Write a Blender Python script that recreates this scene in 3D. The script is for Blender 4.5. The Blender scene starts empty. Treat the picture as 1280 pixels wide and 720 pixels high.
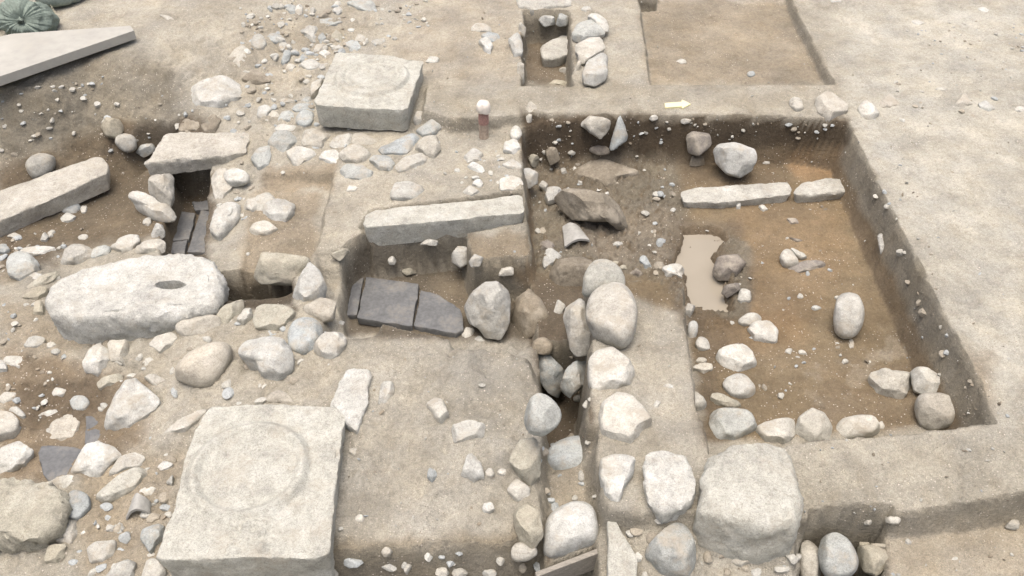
import bpy, math, random
import numpy as np
from mathutils import Vector

SC = bpy.context.scene
COL = SC.collection

# ------------------------------------------------------------------ camera
F_PX, CAM_H, PITCH = 1100.0, 3.5, math.radians(42.0)
cam_data = bpy.data.cameras.new('camera')
cam_data.sensor_width = 36.0
cam_data.lens = 36.0 * F_PX / 1280.0
cam_data.clip_start = 0.05
cam_data.clip_end = 2000.0
cam = bpy.data.objects.new('camera', cam_data)
cam.location = (0, 0, CAM_H)
cam.rotation_euler = (math.pi / 2 - PITCH, 0, 0)
COL.objects.link(cam)
SC.camera = cam

# ------------------------------------------------------------------ light
SUN_EL, SUN_AZ = math.radians(83), math.radians(215)     # veiled high sun, an overcast sky
world = bpy.data.worlds.new('World')
SC.world = world
world.use_nodes = True
wn = world.node_tree
bg = wn.nodes['Background']
sky = wn.nodes.new('ShaderNodeTexSky')
sky.sky_type = 'NISHITA'
sky.sun_disc = False
sky.sun_elevation = SUN_EL
sky.sun_rotation = SUN_AZ
sky.air_density = 0.6
sky.dust_density = 9.0
sky.ozone_density = 0.3
wn.links.new(sky.outputs['Color'], bg.inputs['Color'])
bg.inputs['Strength'].default_value = 0.15
sun_data = bpy.data.lights.new('sun', 'SUN')
sun_data.energy = 0.5
sun_data.angle = math.radians(70)
sun_data.color = (1.0, 0.975, 0.91)
sun = bpy.data.objects.new('sun', sun_data)
sdir = Vector((math.sin(SUN_AZ) * math.cos(SUN_EL), math.cos(SUN_AZ) * math.cos(SUN_EL), math.sin(SUN_EL)))
sun.rotation_euler = sdir.to_track_quat('Z', 'Y').to_euler()
COL.objects.link(sun)
SC.view_settings.view_transform = 'Standard'
SC.view_settings.look = 'None'
SC.view_settings.exposure = 0.72
SC.view_settings.gamma = 1.0
SC.view_settings.use_curve_mapping = False

# ------------------------------------------------------------------ maths
CT, ST = math.cos(PITCH), math.sin(PITCH)
VX, VU, VF = np.array([1., 0, 0]), np.array([0, ST, CT]), np.array([0, CT, -ST])
EYE = np.array([0, 0, CAM_H])


def ray(p):
    p = np.atleast_2d(np.asarray(p, float))
    d = ((p[:, 0:1] - 640) / F_PX) * VX + ((360 - p[:, 1:2]) / F_PX) * VU + VF
    return d / np.linalg.norm(d, axis=1, keepdims=True)


def at_z(p, z):
    """points of the photograph's rays at height z"""
    d = ray(p)
    t = (np.asarray(z, float) - CAM_H) / d[:, 2]
    return EYE + d * t[:, None]


def project(P):
    q = P - EYE
    dep = np.maximum(q @ VF, 0.05)
    return np.stack([640 + F_PX * (q @ VX) / dep, 360 - F_PX * (q @ VU) / dep], 1)


def pts(s):
    return np.array([[float(v) for v in w.split(',')] for w in s.split()])


_rng = np.random.RandomState(7)
_perm = _rng.permutation(512).astype(np.int64)
_grad = _rng.normal(size=(512, 3))
_grad /= np.linalg.norm(_grad, axis=1, keepdims=True)


def perlin(P):
    P = np.asarray(P, float)
    i = np.floor(P).astype(np.int64)
    f = P - i
    u = f * f * f * (f * (f * 6 - 15) + 10)
    out = np.zeros(len(P))
    for dx in (0, 1):
        wx = u[:, 0] if dx else 1 - u[:, 0]
        ix = _perm[(i[:, 0] + dx) & 511]
        for dy in (0, 1):
            wy = wx * (u[:, 1] if dy else 1 - u[:, 1])
            iy = _perm[(ix + i[:, 1] + dy) & 511]
            for dz in (0, 1):
                w = wy * (u[:, 2] if dz else 1 - u[:, 2])
                g = _grad[_perm[(iy + i[:, 2] + dz) & 511]]
                out += w * (g[:, 0] * (f[:, 0] - dx) + g[:, 1] * (f[:, 1] - dy) + g[:, 2] * (f[:, 2] - dz))
    return out


def fbm(P, octaves=3, gain=0.5):
    P = np.asarray(P, float)
    a, s, o = 1.0, 1.0, np.zeros(len(P))
    for k in range(octaves):
        o += a * perlin(P * s + 17.3 * k)
        a *= gain
        s *= 2.03
    return o


def sstep(x):
    x = np.clip(x, 0, 1)
    return x * x * (3 - 2 * x)


def poly_sd(X, Y, poly):
    """signed distance, negative inside"""
    d = np.full(X.shape, 1e18)
    inside = np.zeros(X.shape, bool)
    n = len(poly)
    for k in range(n):
        ax, ay = poly[k]
        bx, by = poly[(k + 1) % n]
        ex, ey = bx - ax, by - ay
        L = max(ex * ex + ey * ey, 1e-12)
        t = np.clip(((X - ax) * ex + (Y - ay) * ey) / L, 0, 1)
        d = np.minimum(d, (X - ax - t * ex) ** 2 + (Y - ay - t * ey) ** 2)
        if ay != by:
            c = ((ay > Y) != (by > Y)) & (X < (bx - ax) * (Y - ay) / (by - ay) + ax)
            inside ^= c
    return np.where(inside, -1, 1) * np.sqrt(d)


# ------------------------------------------------------------------ materials
def new_mat(name):
    m = bpy.data.materials.new(name)
    m.use_nodes = True
    nt = m.node_tree
    return m, nt, nt.nodes['Principled BSDF']


def N(nt, t, **kw):
    n = nt.nodes.new(t)
    for k, v in kw.items():
        if k in n.inputs.keys():
            n.inputs[k].default_value = v
        else:
            setattr(n, k, v)
    return n


def ramp(nt, src, stops):
    r = nt.nodes.new('ShaderNodeValToRGB')
    el = r.color_ramp.elements
    while len(el) < len(stops):
        el.new(0.5)
    for e, (p, c) in zip(el, stops):
        e.position = p
        e.color = (c, c, c, 1) if not hasattr(c, '__len__') else (*c, 1)
    nt.links.new(src, r.inputs['Fac'])
    return r.outputs['Color']


def mul(nt, a, b, fac=1.0, mode='MULTIPLY'):
    m = nt.nodes.new('ShaderNodeMixRGB')
    m.blend_type = mode
    if hasattr(fac, 'is_linked'):
        nt.links.new(fac, m.inputs[0])
    else:
        m.inputs[0].default_value = fac
    for i, v in ((1, a), (2, b)):
        if hasattr(v, 'is_linked'):
            nt.links.new(v, m.inputs[i])
        else:
            m.inputs[i].default_value = (*v, 1)
    return m.outputs[0]


def bump(nt, bsdf, layers):
    prev = None
    for h, strength, dist in layers:
        b = nt.nodes.new('ShaderNodeBump')
        b.inputs['Strength'].default_value = strength
        b.inputs['Distance'].default_value = dist
        nt.links.new(h, b.inputs['Height'])
        if prev:
            nt.links.new(prev, b.inputs['Normal'])
        prev = b.outputs['Normal']
    nt.links.new(prev, bsdf.inputs['Normal'])


def soil_material():
    m, nt, b = new_mat('earth')
    co = N(nt, 'ShaderNodeTexCoord').outputs['Object']
    soil = N(nt, 'ShaderNodeAttribute', attribute_name='soil').outputs['Color']
    wet = N(nt, 'ShaderNodeAttribute', attribute_name='wet').outputs['Fac']

    def noise(scale, detail=4, rough=0.6):
        n = N(nt, 'ShaderNodeTexNoise', Scale=scale, Detail=detail, Roughness=rough)
        nt.links.new(co, n.inputs['Vector'])
        return n.outputs['Fac']
    n1, n2, n3, n4 = noise(1.7, 5), noise(9, 6, .65), noise(45, 4, .7), noise(170, 3, .7)
    c = mul(nt, soil, ramp(nt, n1, [(.3, .80), (.7, 1.14)]))
    c = mul(nt, c, ramp(nt, n2, [(.3, .86), (.52, 1.0), (.72, 1.08)]))
    c = mul(nt, c, ramp(nt, n3, [(.34, .84), (.66, 1.1)]))
    c = mul(nt, c, ramp(nt, n4, [(.36, .78), (.64, 1.14)]))
    # warm and cool mottling of the clay
    hue = noise(3.1, 4)
    c = mul(nt, c, ramp(nt, hue, [(.3, (.98, 1.0, 1.03)), (.7, (1.02, 1.0, .95))]))
    # pale grit and dark crumbs
    def specks(scale, lo, hi, dens_scale):
        v = N(nt, 'ShaderNodeTexVoronoi', Scale=scale)
        nt.links.new(co, v.inputs['Vector'])
        r = ramp(nt, v.outputs['Distance'], [(lo, 1.0), (hi, 0.0)])
        w = N(nt, 'ShaderNodeSeparateColor')
        nt.links.new(v.outputs['Color'], w.inputs[0])
        k = ramp(nt, w.outputs[0], [(.62, 0.0), (.80, 1.0)])
        d = ramp(nt, noise(dens_scale, 2), [(.42, 0.1), (.6, 1.0)])
        return mul(nt, mul(nt, r, k), d)
    g1 = specks(55, .16, .26, 2.3)
    g2 = specks(110, .2, .32, 5)
    c = mul(nt, c, (.60, .56, .49), g1, 'MIX')
    c = mul(nt, c, mul(nt, c, (1.55, 1.5, 1.42)), g2, 'MIX')
    g3 = specks(75, .12, .24, 3.4)
    c = mul(nt, c, mul(nt, c, (.42, .38, .34)), g3, 'MIX')
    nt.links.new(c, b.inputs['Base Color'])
    r = ramp(nt, wet, [(0, .95), (1, .55)])
    nt.links.new(r, b.inputs['Roughness'])
    b.inputs['Specular IOR Level'].default_value = 0.3
    bump(nt, b, [(n2, .5, .03), (n3, .9, .014), (n4, .9, .006), (g1, .6, .008)])
    return m


def stone_material(name, speck=0.5, pit=0.5, dirt=.7):
    m, nt, b = new_mat(name)
    tc = N(nt, 'ShaderNodeTexCoord')
    info = N(nt, 'ShaderNodeObjectInfo')
    add = N(nt, 'ShaderNodeVectorMath', operation='ADD')
    sc = N(nt, 'ShaderNodeVectorMath', operation='SCALE')
    comb = N(nt, 'ShaderNodeCombineXYZ')
    for i in range(3):
        nt.links.new(info.outputs['Random'], comb.inputs[i])
    nt.links.new(comb.outputs[0], sc.inputs[0])
    sc.inputs['Scale'].default_value = 40
    nt.links.new(tc.outputs['Object'], add.inputs[0])
    nt.links.new(sc.outputs[0], add.inputs[1])
    co = add.outputs[0]

    def noise(scale, detail=4, rough=0.6, dist=0.0):
        n = N(nt, 'ShaderNodeTexNoise', Scale=scale, Detail=detail, Roughness=rough, Distortion=dist)
        nt.links.new(co, n.inputs['Vector'])
        return n.outputs['Fac']
    big, mid, fine, vf = noise(5, 5), noise(20, 5, .65), noise(75, 4, .75), noise(190, 2, .7)
    c = mul(nt, info.outputs['Color'], ramp(nt, big, [(.32, (.80, .79, .78)), (.5, (.97, .96, .94)), (.68, (1.08, 1.08, 1.09))]))
    c = mul(nt, c, ramp(nt, mid, [(.3, .86), (.7, 1.1)]))
    c = mul(nt, c, ramp(nt, fine, [(.36, 1 - .5 * speck), (.5, 1.0), (.64, 1 + .25 * speck)]))
    c = mul(nt, c, ramp(nt, vf, [(.38, 1 - .6 * speck), (.5, 1.0), (.62, 1 + .25 * speck)]))
    # clinging earth in patches and a pale lime bloom
    soil_mask = ramp(nt, noise(7.5, 6, .7), [(.50, 0.0), (.64, dirt)])
    c = mul(nt, c, (.36, .335, .275), soil_mask, 'MIX')
    veins = ramp(nt, noise(9, 3, .5, 1.2), [(.485, 0.0), (.5, .35), (.515, 0.0)])
    c = mul(nt, c, mul(nt, c, (.6, .55, .5)), veins, 'MIX')
    nt.links.new(c, b.inputs['Base Color'])
    b.inputs['Roughness'].default_value = 0.9
    b.inputs['Specular IOR Level'].default_value = 0.25
    bump(nt, b, [(mid, .55 * pit + .1, .02), (fine, .7 * pit, .008), (vf, .6 * pit, .003)])
    return m


def plain_material(name, colour, rough=.85, var=.2, scale=30, bumpd=.003, stretch=None):
    m, nt, b = new_mat(name)
    co = N(nt, 'ShaderNodeTexCoord').outputs['Object']
    if stretch:
        mp = N(nt, 'ShaderNodeMapping')
        mp.inputs['Scale'].default_value = stretch
        nt.links.new(co, mp.inputs['Vector'])
        co = mp.outputs[0]
    n = N(nt, 'ShaderNodeTexNoise', Scale=scale, Detail=5, Roughness=.65)
    nt.links.new(co, n.inputs['Vector'])
    n2 = N(nt, 'ShaderNodeTexNoise', Scale=scale * .17, Detail=4, Roughness=.6)
    nt.links.new(co, n2.inputs['Vector'])
    c = mul(nt, colour, ramp(nt, n.outputs['Fac'], [(.3, 1 - var), (.7, 1 + var)]))
    c = mul(nt, c, ramp(nt, n2.outputs['Fac'], [(.3, 1 - var * .7), (.7, 1 + var * .7)]))
    nt.links.new(c, b.inputs['Base Color'])
    b.inputs['Roughness'].default_value = rough
    b.inputs['Specular IOR Level'].default_value = 0.3
    bump(nt, b, [(n.outputs['Fac'], .6, bumpd)])
    return m


M_SOIL = soil_material()
M_STONE = stone_material('field_stone', .30, .5)
M_GRANITE = stone_material('granite', .34, .9, .4)
M_BRICK = plain_material('grey_fired_brick', (.128, .135, .138), .65, .22, 40, .002)
def add_mud(m, lo, hi, amount):
    nt = m.node_tree
    b = nt.nodes['Principled BSDF']
    src = b.inputs['Base Color'].links[0].from_socket
    co = N(nt, 'ShaderNodeTexCoord').outputs['Object']
    n = N(nt, 'ShaderNodeTexNoise', Scale=6.0, Detail=7, Roughness=.72)
    nt.links.new(co, n.inputs['Vector'])
    nt.links.new(mul(nt, src, (.285, .262, .212), ramp(nt, n.outputs['Fac'], [(lo, 0.0), (hi, amount)]), 'MIX'), b.inputs['Base Color'])
add_mud(M_BRICK, .52, .72, .5)
M_BOARD = plain_material('pale_panel', (.365, .366, .335), .8, .10, 12, .001)
M_TIMBER = plain_material('weathered_timber', (.25, .237, .205), .85, .3, 30, .002, (3, 14, 14))
M_BAG = plain_material('green_sandbag_cloth', (.18, .225, .195), .75, .25, 60, .002)
M_BAG2 = plain_material('grey_green_sandbag_cloth', (.225, .27, .245), .75, .18, 60, .002)
M_CORD = plain_material('tie_cord', (.05, .06, .05), .8, .2, 60, .001)
add_mud(M_BOARD, .5, .75, .35)
M_STRAW = plain_material('frayed_cloth', (.48, .47, .36), .85, .2, 60, .001)
M_ARROW = plain_material('cream_plastic', (.72, .69, .42), .5, .04, 20, .0003)
M_WHITE = plain_material('white_plastic_cap', (.62, .59, .53), .7, .12, 40, .001)
M_RED = plain_material('faded_red_paint', (.31, .19, .165), .7, .3, 40, .001)
M_POST = plain_material('dirty_post', (.36, .30, .24), .85, .3, 40, .002)


def water_material():
    m, nt, b = new_mat('muddy_water')
    co = N(nt, 'ShaderNodeTexCoord').outputs['Object']
    n = N(nt, 'ShaderNodeTexNoise', Scale=2.2, Detail=3)
    nt.links.new(co, n.inputs['Vector'])
    c = mul(nt, (.285, .262, .212), ramp(nt, n.outputs['Fac'], [(.3, .93), (.7, 1.06)]))
    nt.links.new(c, b.inputs['Base Color'])
    b.inputs['Roughness'].default_value = 0.12
    b.inputs['IOR'].default_value = 1.33
    n2 = N(nt, 'ShaderNodeTexNoise', Scale=7, Detail=2)
    nt.links.new(co, n2.inputs['Vector'])
    bump(nt, b, [(n2.outputs['Fac'], .05, .004)])
    return m


M_WATER = water_material()


# ------------------------------------------------------------------ object helpers
def make_mesh(name, verts, faces, mat, smooth=True, sharp=None):
    me = bpy.data.meshes.new(name)
    me.from_pydata([tuple(v) for v in np.asarray(verts, float)], [], [tuple(int(i) for i in f) for f in faces])
    me.update()
    if smooth:
        me.polygons.foreach_set('use_smooth', [True] * len(me.polygons))
        if sharp:
            me.set_sharp_from_angle(angle=math.radians(sharp))
    me.materials.append(mat)
    return me


def link(name, me, loc=(0, 0, 0), parent=None):
    o = bpy.data.objects.new(name, me)
    COL.objects.link(o)
    o.location = tuple(float(v) for v in loc)
    if parent:
        o.parent = parent
    return o


def tag(o, label, cat, group=None):
    o['label'] = label
    o['category'] = cat
    o['kind'] = 'thing'
    if group:
        o['group'] = group
    return o


def empty(name, loc, label, cat, group=None):
    o = bpy.data.objects.new(name, None)
    COL.objects.link(o)
    o.location = tuple(float(v) for v in loc)
    return tag(o, label, cat, group)


# ------------------------------------------------------------------ the ground
def axis(a, b, step_a, step_b, far):
    out, v = [a], a
    while v < b:
        v += step_a + (step_b - step_a) * (v - a) / (b - a)
        out.append(v)
    lo, hi, s = [], [], step_a
    v = a
    while v > -far:
        s *= 1.35
        v -= s
        lo.append(v)
    v, s = out[-1], step_b
    while v < far:
        s *= 1.35
        v += s
        hi.append(v)
    return np.array(lo[::-1] + out + hi)


GX = axis(-4.75, 4.85, .0115, .0115, 300)
GY = axis(1.55, 8.2, .0095, .0150, 300)
NX, NY = len(GX), len(GY)
XX, YY = np.meshgrid(GX, GY)
X, Y = XX.ravel(), YY.ravel()

CONTROL = '''1060,20,0 1280,0,0.02 1280,130,.03 1150,200,0 1280,350,0 1280,520,0 1200,60,0 1260,560,0 900,60,0 800,120,0
600,115,0 600,40,0 520,30,0 700,-40,0 200,10,.10 20,20,.14 100,20,.13 330,10,.05 420,0,.03 60,120,-.03 150,100,.03 230,70,.02
250,150,-.16 100,160,-.30 20,170,-.28 330,60,-.02 400,50,-.05 350,100,-.12 320,130,-.18 540,180,-.12 600,200,-.12 440,200,-.15
360,180,-.19 430,260,-.13 600,160,-.12 465,150,-.12 100,240,-.5 150,220,-.55 50,300,-.48 180,270,-.52 20,330,-.42 20,400,-.30
120,430,-.30 200,440,-.24 300,420,-.2 250,500,-.2 300,480,-.18 350,470,-.18 160,390,-.32 80,480,-.36 40,520,-.40 10,440,-.32
90,540,-.43 150,560,-.34 150,650,-.30 60,620,-.36 180,600,-.28 220,620,-.28 120,700,-.3 550,500,-.08 480,600,-.10 620,600,-.08
440,640,-.12 760,450,-.05 830,450,-.04 830,600,-.06 780,640,-.12 715,620,-.25 920,700,-.22 840,700,-.17 1050,580,0 1250,570,0
640,780,-.35 1200,780,-.3 100,780,-.3 -100,300,-.45 -100,500,-.35 -80,60,.15 1400,300,0 1400,600,0'''


def rbf(X, Y):
    c = pts(CONTROL.replace('\n', ' '))
    P = np.concatenate([at_z(c[i:i + 1, :2], c[i, 2]) for i in range(len(c))])
    n = len(P)
    D = np.linalg.norm(P[:, None, :2] - P[None, :, :2], axis=2)
    A = np.zeros((n + 1, n + 1))
    A[:n, :n] = D - np.eye(n) * .03
    A[:n, n] = A[n, :n] = 1
    w = np.linalg.solve(A, np.append(P[:, 2], 0))
    x0, x1 = P[:, 0].min(), P[:, 0].max()
    y0, y1 = P[:, 1].min(), P[:, 1].max()
    # evaluate on a coarse lattice, then interpolate
    lx, ly = np.linspace(x0, x1, 130), np.linspace(y0, y1, 110)
    LX, LY = np.meshgrid(lx, ly)
    Z = np.full(LX.shape, w[n])
    for k in range(n):
        Z += w[k] * np.hypot(LX - P[k, 0], LY - P[k, 1])
    fx = np.clip((X - x0) / (x1 - x0), 0, 1) * 128.999
    fy = np.clip((Y - y0) / (y1 - y0), 0, 1) * 108.999
    i, j = fx.astype(int), fy.astype(int)
    a, b = fx - i, fy - j
    return (Z[j, i] * (1 - a) * (1 - b) + Z[j, i + 1] * a * (1 - b) + Z[j + 1, i] * (1 - a) * b + Z[j + 1, i + 1] * a * b)


Z = rbf(X, Y)
EDGE = fbm(np.stack([X * 5, Y * 5, 0 * X], 1), 2) * .030 + fbm(np.stack([X * 22, Y * 22, 0 * X], 1), 2) * .006
PIT_MASK = np.zeros(len(X))


def feature(kind, poly, rim, level, w, rough=1.0, keep=0.0):
    """pit: sinks inside the outline (rim height); rise: stands up inside it. level = new height, keep = how much of the old relief stays"""
    global Z
    p3 = pts(poly)
    P = at_z(p3[:, :2], p3[:, 2] if p3.shape[1] > 2 else rim)
    mg = w + .1
    sel = np.where((X > P[:, 0].min() - mg) & (X < P[:, 0].max() + mg) & (Y > P[:, 1].min() - mg) & (Y < P[:, 1].max() + mg))[0]
    sd = poly_sd(X[sel], Y[sel], P[:, :2]) + EDGE[sel] * rough
    x_ = np.clip(-sd / w if kind == 'pit' else sd / w, 0, 1)
    m = 1 - (1 - x_) ** 1.7                            # crisp at the rim, easing out at the foot
    if kind != 'pit':
        m = 1 - m
    tgt = level + keep * (Z[sel] - level)
    new = Z[sel] * (1 - m) + tgt * m
    Z[sel] = np.maximum(Z[sel], new) if kind == 'step' else new
    return sel, m


# plateau above the bank, then everything cut into or left standing in it
feature('rise', '-200,118 0,106 165,50 240,28 330,4 340,-60 -200,-60', .1, .12, .38, 2, .3)
feature('pit', '652,148 800,143 1000,147 1062,157 1155,345 1246,530 1100,545 1000,552 885,560 868,500 858,420 852,350 785,345 740,330 740,430 738,545 682,560 672,470 655,432 560,425 560,312 655,288 655,250', 0, -.42, .085, .4, .06)
feature('pit', '394,306 480,309 480,420 408,425 392,400 386,345', -.12, -.24, .09, 1, .3)
feature('pit', '398,335 480,335 480,425 400,425', -.22, -.36, .10, 1, .3)
feature('pit', '436,300,-.13 458,285,-.12 655,267,-.12 674,432,-.42 560,427,-.1 432,418,-.30 425,396,-.40 432,330,-.28', 0, -.53, .035, .5, .05)
feature('pit', '672,430 738,430 738,545 690,572 676,545', -.42, -.80, .05, .8)
feature('rise', '584,290 658,276 664,316 592,324', -.16, -.17, .045, .7)
feature('pit', '325,205 416,211 398,306 384,330 382,346 300,346 305,268', -.15, -.27, .04, .8, .1)
feature('pit', '268,345 372,350 370,386 272,388', -.30, -.75, .04, .6)
feature('pit', '214,213 270,213 264,250 260,300 262,335 203,335 200,290 212,250', -.42, -.64, .045, .7)
feature('pit', '150,188 180,172 232,172 226,200 160,206', -.36, -.58, .13, 1)
feature('pit', '795,-60 982,-40 990,2 1045,107 813,107 798,0', 0, -.11, .035, .5, .1)
feature('pit', '795,-10 822,-10 822,8 797,8', -.05, -.28, .03, .5)
feature('pit', '654,14 713,14 716,108 651,108', 0, -.30, .04, .8)
feature('rise', '535,108 800,107 1046,107 1064,150 1000,143 800,138 655,143 560,148 528,140', 0, 0, .035, .4)
feature('rise', '738,425 735,560 760,640 880,640 886,556 868,500 858,420 853,350 786,348 775,400', -.04, -.045, .05, .7)
feature('pit', '386,688 480,682 560,678 640,672 682,655 690,800 386,800', -.1, -.42, .07, 1)
feature('pit', '676,560 745,560 750,690 690,700 672,640', -.2, -.27, .06, 1, .3)
feature('rise', '430,425 520,428 600,430 660,432 674,470 668,520 674,600 676,640 640,668 560,672 480,676 400,680 425,560 440,480', -.08, -.085, .075, 1.3, .4)
feature('pit', '1002,632 1150,624 1290,608 1500,590 1500,820 1000,820', 0, -.27, .05, .35)
feature('pit', '1002,662 1104,657 1112,800 1000,800', -.27, -.60, .04, .8)
feature('pit', '745,690 680,716 672,800 752,800', -.28, -.75, .04, .4)
feature('pit', '848,286 880,284 906,287 912,300 900,318 905,335 912,352 918,372 912,388 885,391 868,386 856,372 852,352 843,330', -.42, -.50, .06, 2.2)
feature('step', '980,188 1062,185 1068,220 985,226', -.36, -.37, .06, 1.4)

feature('pit', '446,278 462,258 655,240 657,270 600,275 460,290', -.10, -.19, .03, .3)
feature('pit', '866,668 1004,694 1004,800 866,800', -.12, -.27, .08, 1, .3)
# relief: broad undulation, lumps, crumbs; lumpier where the mud lies
PX = project(np.stack([X, Y, Z], 1))
near = (np.abs(X) < 6) & (Y > 0.5) & (Y < 10)


def blob(poly, feather, rough=10):
    p = pts(poly)
    out = np.zeros(len(X))
    sel = near & (PX[:, 0] > p[:, 0].min() - feather * 2) & (PX[:, 0] < p[:, 0].max() + feather * 2) \
        & (PX[:, 1] > p[:, 1].min() - feather * 2) & (PX[:, 1] < p[:, 1].max() + feather * 2)
    sd = poly_sd(PX[sel, 0], PX[sel, 1], p)
    sd = sd + EDGE[sel] * rough * 40
    out[sel] = sstep(.5 - sd / (2 * feather))
    return out


mud = blob('655,150 830,165 850,250 850,290 915,285 935,340 935,385 890,420 800,345 660,345', 22)
rub = np.maximum(blob('0,110 180,60 330,20 480,20 420,120 330,210 240,200 0,240', 25), blob('0,400 300,400 430,400 430,500 200,700 0,720', 30))
lawn = np.stack([X, Y, Z], 1)
und = fbm(lawn * 2.2, 3) * .018
lump = fbm(lawn * 11, 3) * .014
_gy, _gx = np.gradient(Z.reshape(NY, NX), GY, GX)
calm = 1 - sstep((np.hypot(_gx, _gy).ravel() - .6) / 1.0)
crumb = fbm(lawn * 38, 3, .65) * .007 * calm
clod = np.abs(fbm(lawn * 14 + 9, 4, .6))
ridge = (.35 - np.abs(fbm(lawn * 5.5 + 3, 3, .6))) * .055
plat = blob('430,425 660,430 680,470 690,560 690,690 560,690 400,690 425,560', 12)
scr = fbm(np.stack([(X * .8 + Y * .6) * 2.5, (Y * .8 - X * .6) * 24, 0 * X], 1), 2) * .0035 + fbm(np.stack([(X * .3 - Y * .95) * 2.2, (X * .95 + Y * .3) * 17, 0 * X + 4], 1), 2) * .003
Z = Z + scr * calm + und + ridge * (.9 * rub + .8 * plat) + lump * (.35 + 1.65 * rub + .9 * mud + 1.6 * plat) + crumb * (1 + .9 * mud) + mud * (clod * .085 - .022)
Z = np.where(near, Z, Z * .999)


# soil colours: where which earth lies, deep gaps darkest; some faces carry painted shade
DRY, PALE = np.array([.415, .38, .315]), np.array([.480, .450, .384])
GREYE_SHADE, BROWN = np.array([.29, .262, .212]), np.array([.235, .180, .120])
TAN, DARK, MUD = np.array([.315, .257, .183]), np.array([.11, .084, .057]), np.array([.212, .188, .145])
ORANGE, SLUDGE = np.array([.34, .225, .125]), np.array([.135, .110, .079])
soil = np.tile(DRY, (len(X), 1))
wet = np.zeros(len(X))


def paint(poly, colour, feather, strength=1.0, wetness=None, rough=10):
    global soil, wet
    m = blob(poly, feather, rough) * strength
    soil = soil * (1 - m[:, None]) + colour * m[:, None]
    if wetness is not None:
        wet = wet * (1 - m) + wetness * m


paint('1045,0 1280,0 1280,530 1250,530 1160,345 1062,150', PALE, 20)
paint('800,0 985,0 1045,107 813,107', TAN * .95, 8, .75)
paint('560,0 650,0 650,105 540,105 480,60', np.array([.40, .352, .28]), 15, .8)
paint('0,112 150,62 215,90 235,150 100,200 0,210', np.array([.235, .208, .162]), 20, .92)
paint('300,20 470,10 400,90 330,130 280,110', np.array([.40, .355, .282]), 15, .8)
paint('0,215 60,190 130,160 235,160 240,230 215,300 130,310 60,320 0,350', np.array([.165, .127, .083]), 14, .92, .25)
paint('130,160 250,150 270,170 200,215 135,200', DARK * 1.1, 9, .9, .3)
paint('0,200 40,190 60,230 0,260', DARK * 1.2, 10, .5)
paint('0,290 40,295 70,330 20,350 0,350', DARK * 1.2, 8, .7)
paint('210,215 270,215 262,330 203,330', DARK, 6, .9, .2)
paint('320,240 400,235 395,310 385,345 300,345 310,270', TAN * 1.02, 8, .8)
paint('330,205 415,208 412,236 330,238', np.array([.32, .26, .185]), 6, .8)
paint('0,430 60,440 140,470 190,480 180,560 120,600 0,610', BROWN * 1.05, 14, .85, .15)
paint('20,480 130,470 140,520 40,545', DARK * 1.15, 10, .75)
paint('0,370 60,390 140,430 60,440 0,440', TAN, 14, .6)
paint('100,590 230,560 220,640 200,720 100,720', TAN * 1.12, 14, .6)
paint('190,410 300,400 420,440 420,500 300,500 210,540', np.array([.45, .408, .335]), 14, .6)
paint('655,148 1060,155 1150,345 1235,525 1000,548 885,555 860,420 870,390 660,345', np.array([.228, .172, .105]), 6, .94)
paint('655,150 840,160 860,250 845,300 850,345 660,345', MUD, 14, .92, .6)
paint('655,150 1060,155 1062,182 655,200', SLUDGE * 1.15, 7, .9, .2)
paint('655,150 760,150 800,215 740,280 700,270 660,240', SLUDGE * 1.35, 14, .5, .4)
paint('720,265 840,260 845,330 760,330 690,300', np.array([.25, .21, .16]), 14, .7, .7)
paint('850,165 1000,165 985,230 850,240', BROWN * .85, 14, .7, .2)
paint('985,190 1065,185 1075,222 990,226', ORANGE * 1.1, 10, .75)
paint('836,276 925,276 945,335 938,402 850,404 833,350', np.array([.15, .123, .09]), 8, .75, .9)
paint('930,240 1050,255 1060,330 1000,420 900,410 925,350 905,290', ORANGE * .85, 22, .3)
paint('880,395 990,380 1000,440 900,440', ORANGE * .95, 18, .35)
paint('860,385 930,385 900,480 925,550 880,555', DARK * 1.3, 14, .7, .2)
paint('1040,460 1240,440 1240,530 1000,548', BROWN * .98, 20, .6)
paint('905,285 940,300 935,400 890,395', MUD * .95, 9, .8, .7)
paint('443,300 660,298 668,430 560,428 432,420', SLUDGE * .95, 6, .92, .4)  # recess soil darkened, its shade painted into the colour
paint('443,296 586,296 586,335 443,340', DARK * .75, 6, .9)  # recess back wall: shade painted in, darkest here
paint('540,345 600,350 590,420 545,400', TAN * .8, 12, .6, .3)
paint('583,300 655,285 662,345 600,345', np.array([.27, .225, .165]), 6, .85)
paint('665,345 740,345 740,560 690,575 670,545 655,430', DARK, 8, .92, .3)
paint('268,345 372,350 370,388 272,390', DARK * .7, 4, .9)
paint('655,18 713,18 716,107 651,107', BROWN * .75, 6, .85, .2)
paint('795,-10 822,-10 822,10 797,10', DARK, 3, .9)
paint('430,425 660,432 674,470 670,640 560,672 400,680 425,560', np.array([.385, .355, .298]), 10, .85)
paint('1000,552 1290,530 1290,632 1000,630', np.array([.365, .335, .275]), 8, .85)
paint('535,108 1046,107 1062,140 800,135 655,138 540,145', np.array([.36, .325, .262]), 6, .8)
paint('385,676 640,668 680,655 680,720 385,720', np.array([.25, .212, .155]), 10, .85)  # platform front face: brown earth with its shade painted in
paint('385,704 640,704 690,690 690,740 385,740', DARK * 1.1, 8, .9)  # painted shade deepens along the foot of the platform
paint('1000,645 1290,625 1290,660 1000,665', GREYE_SHADE, 8, .6)
paint('1100,655 1290,640 1290,760 1100,760', np.array([.37, .322, .25]), 8, .85)
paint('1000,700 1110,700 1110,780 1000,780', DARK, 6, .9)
paint('680,575 745,590 750,690 690,700', np.array([.40, .35, .275]), 8, .8)
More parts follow.
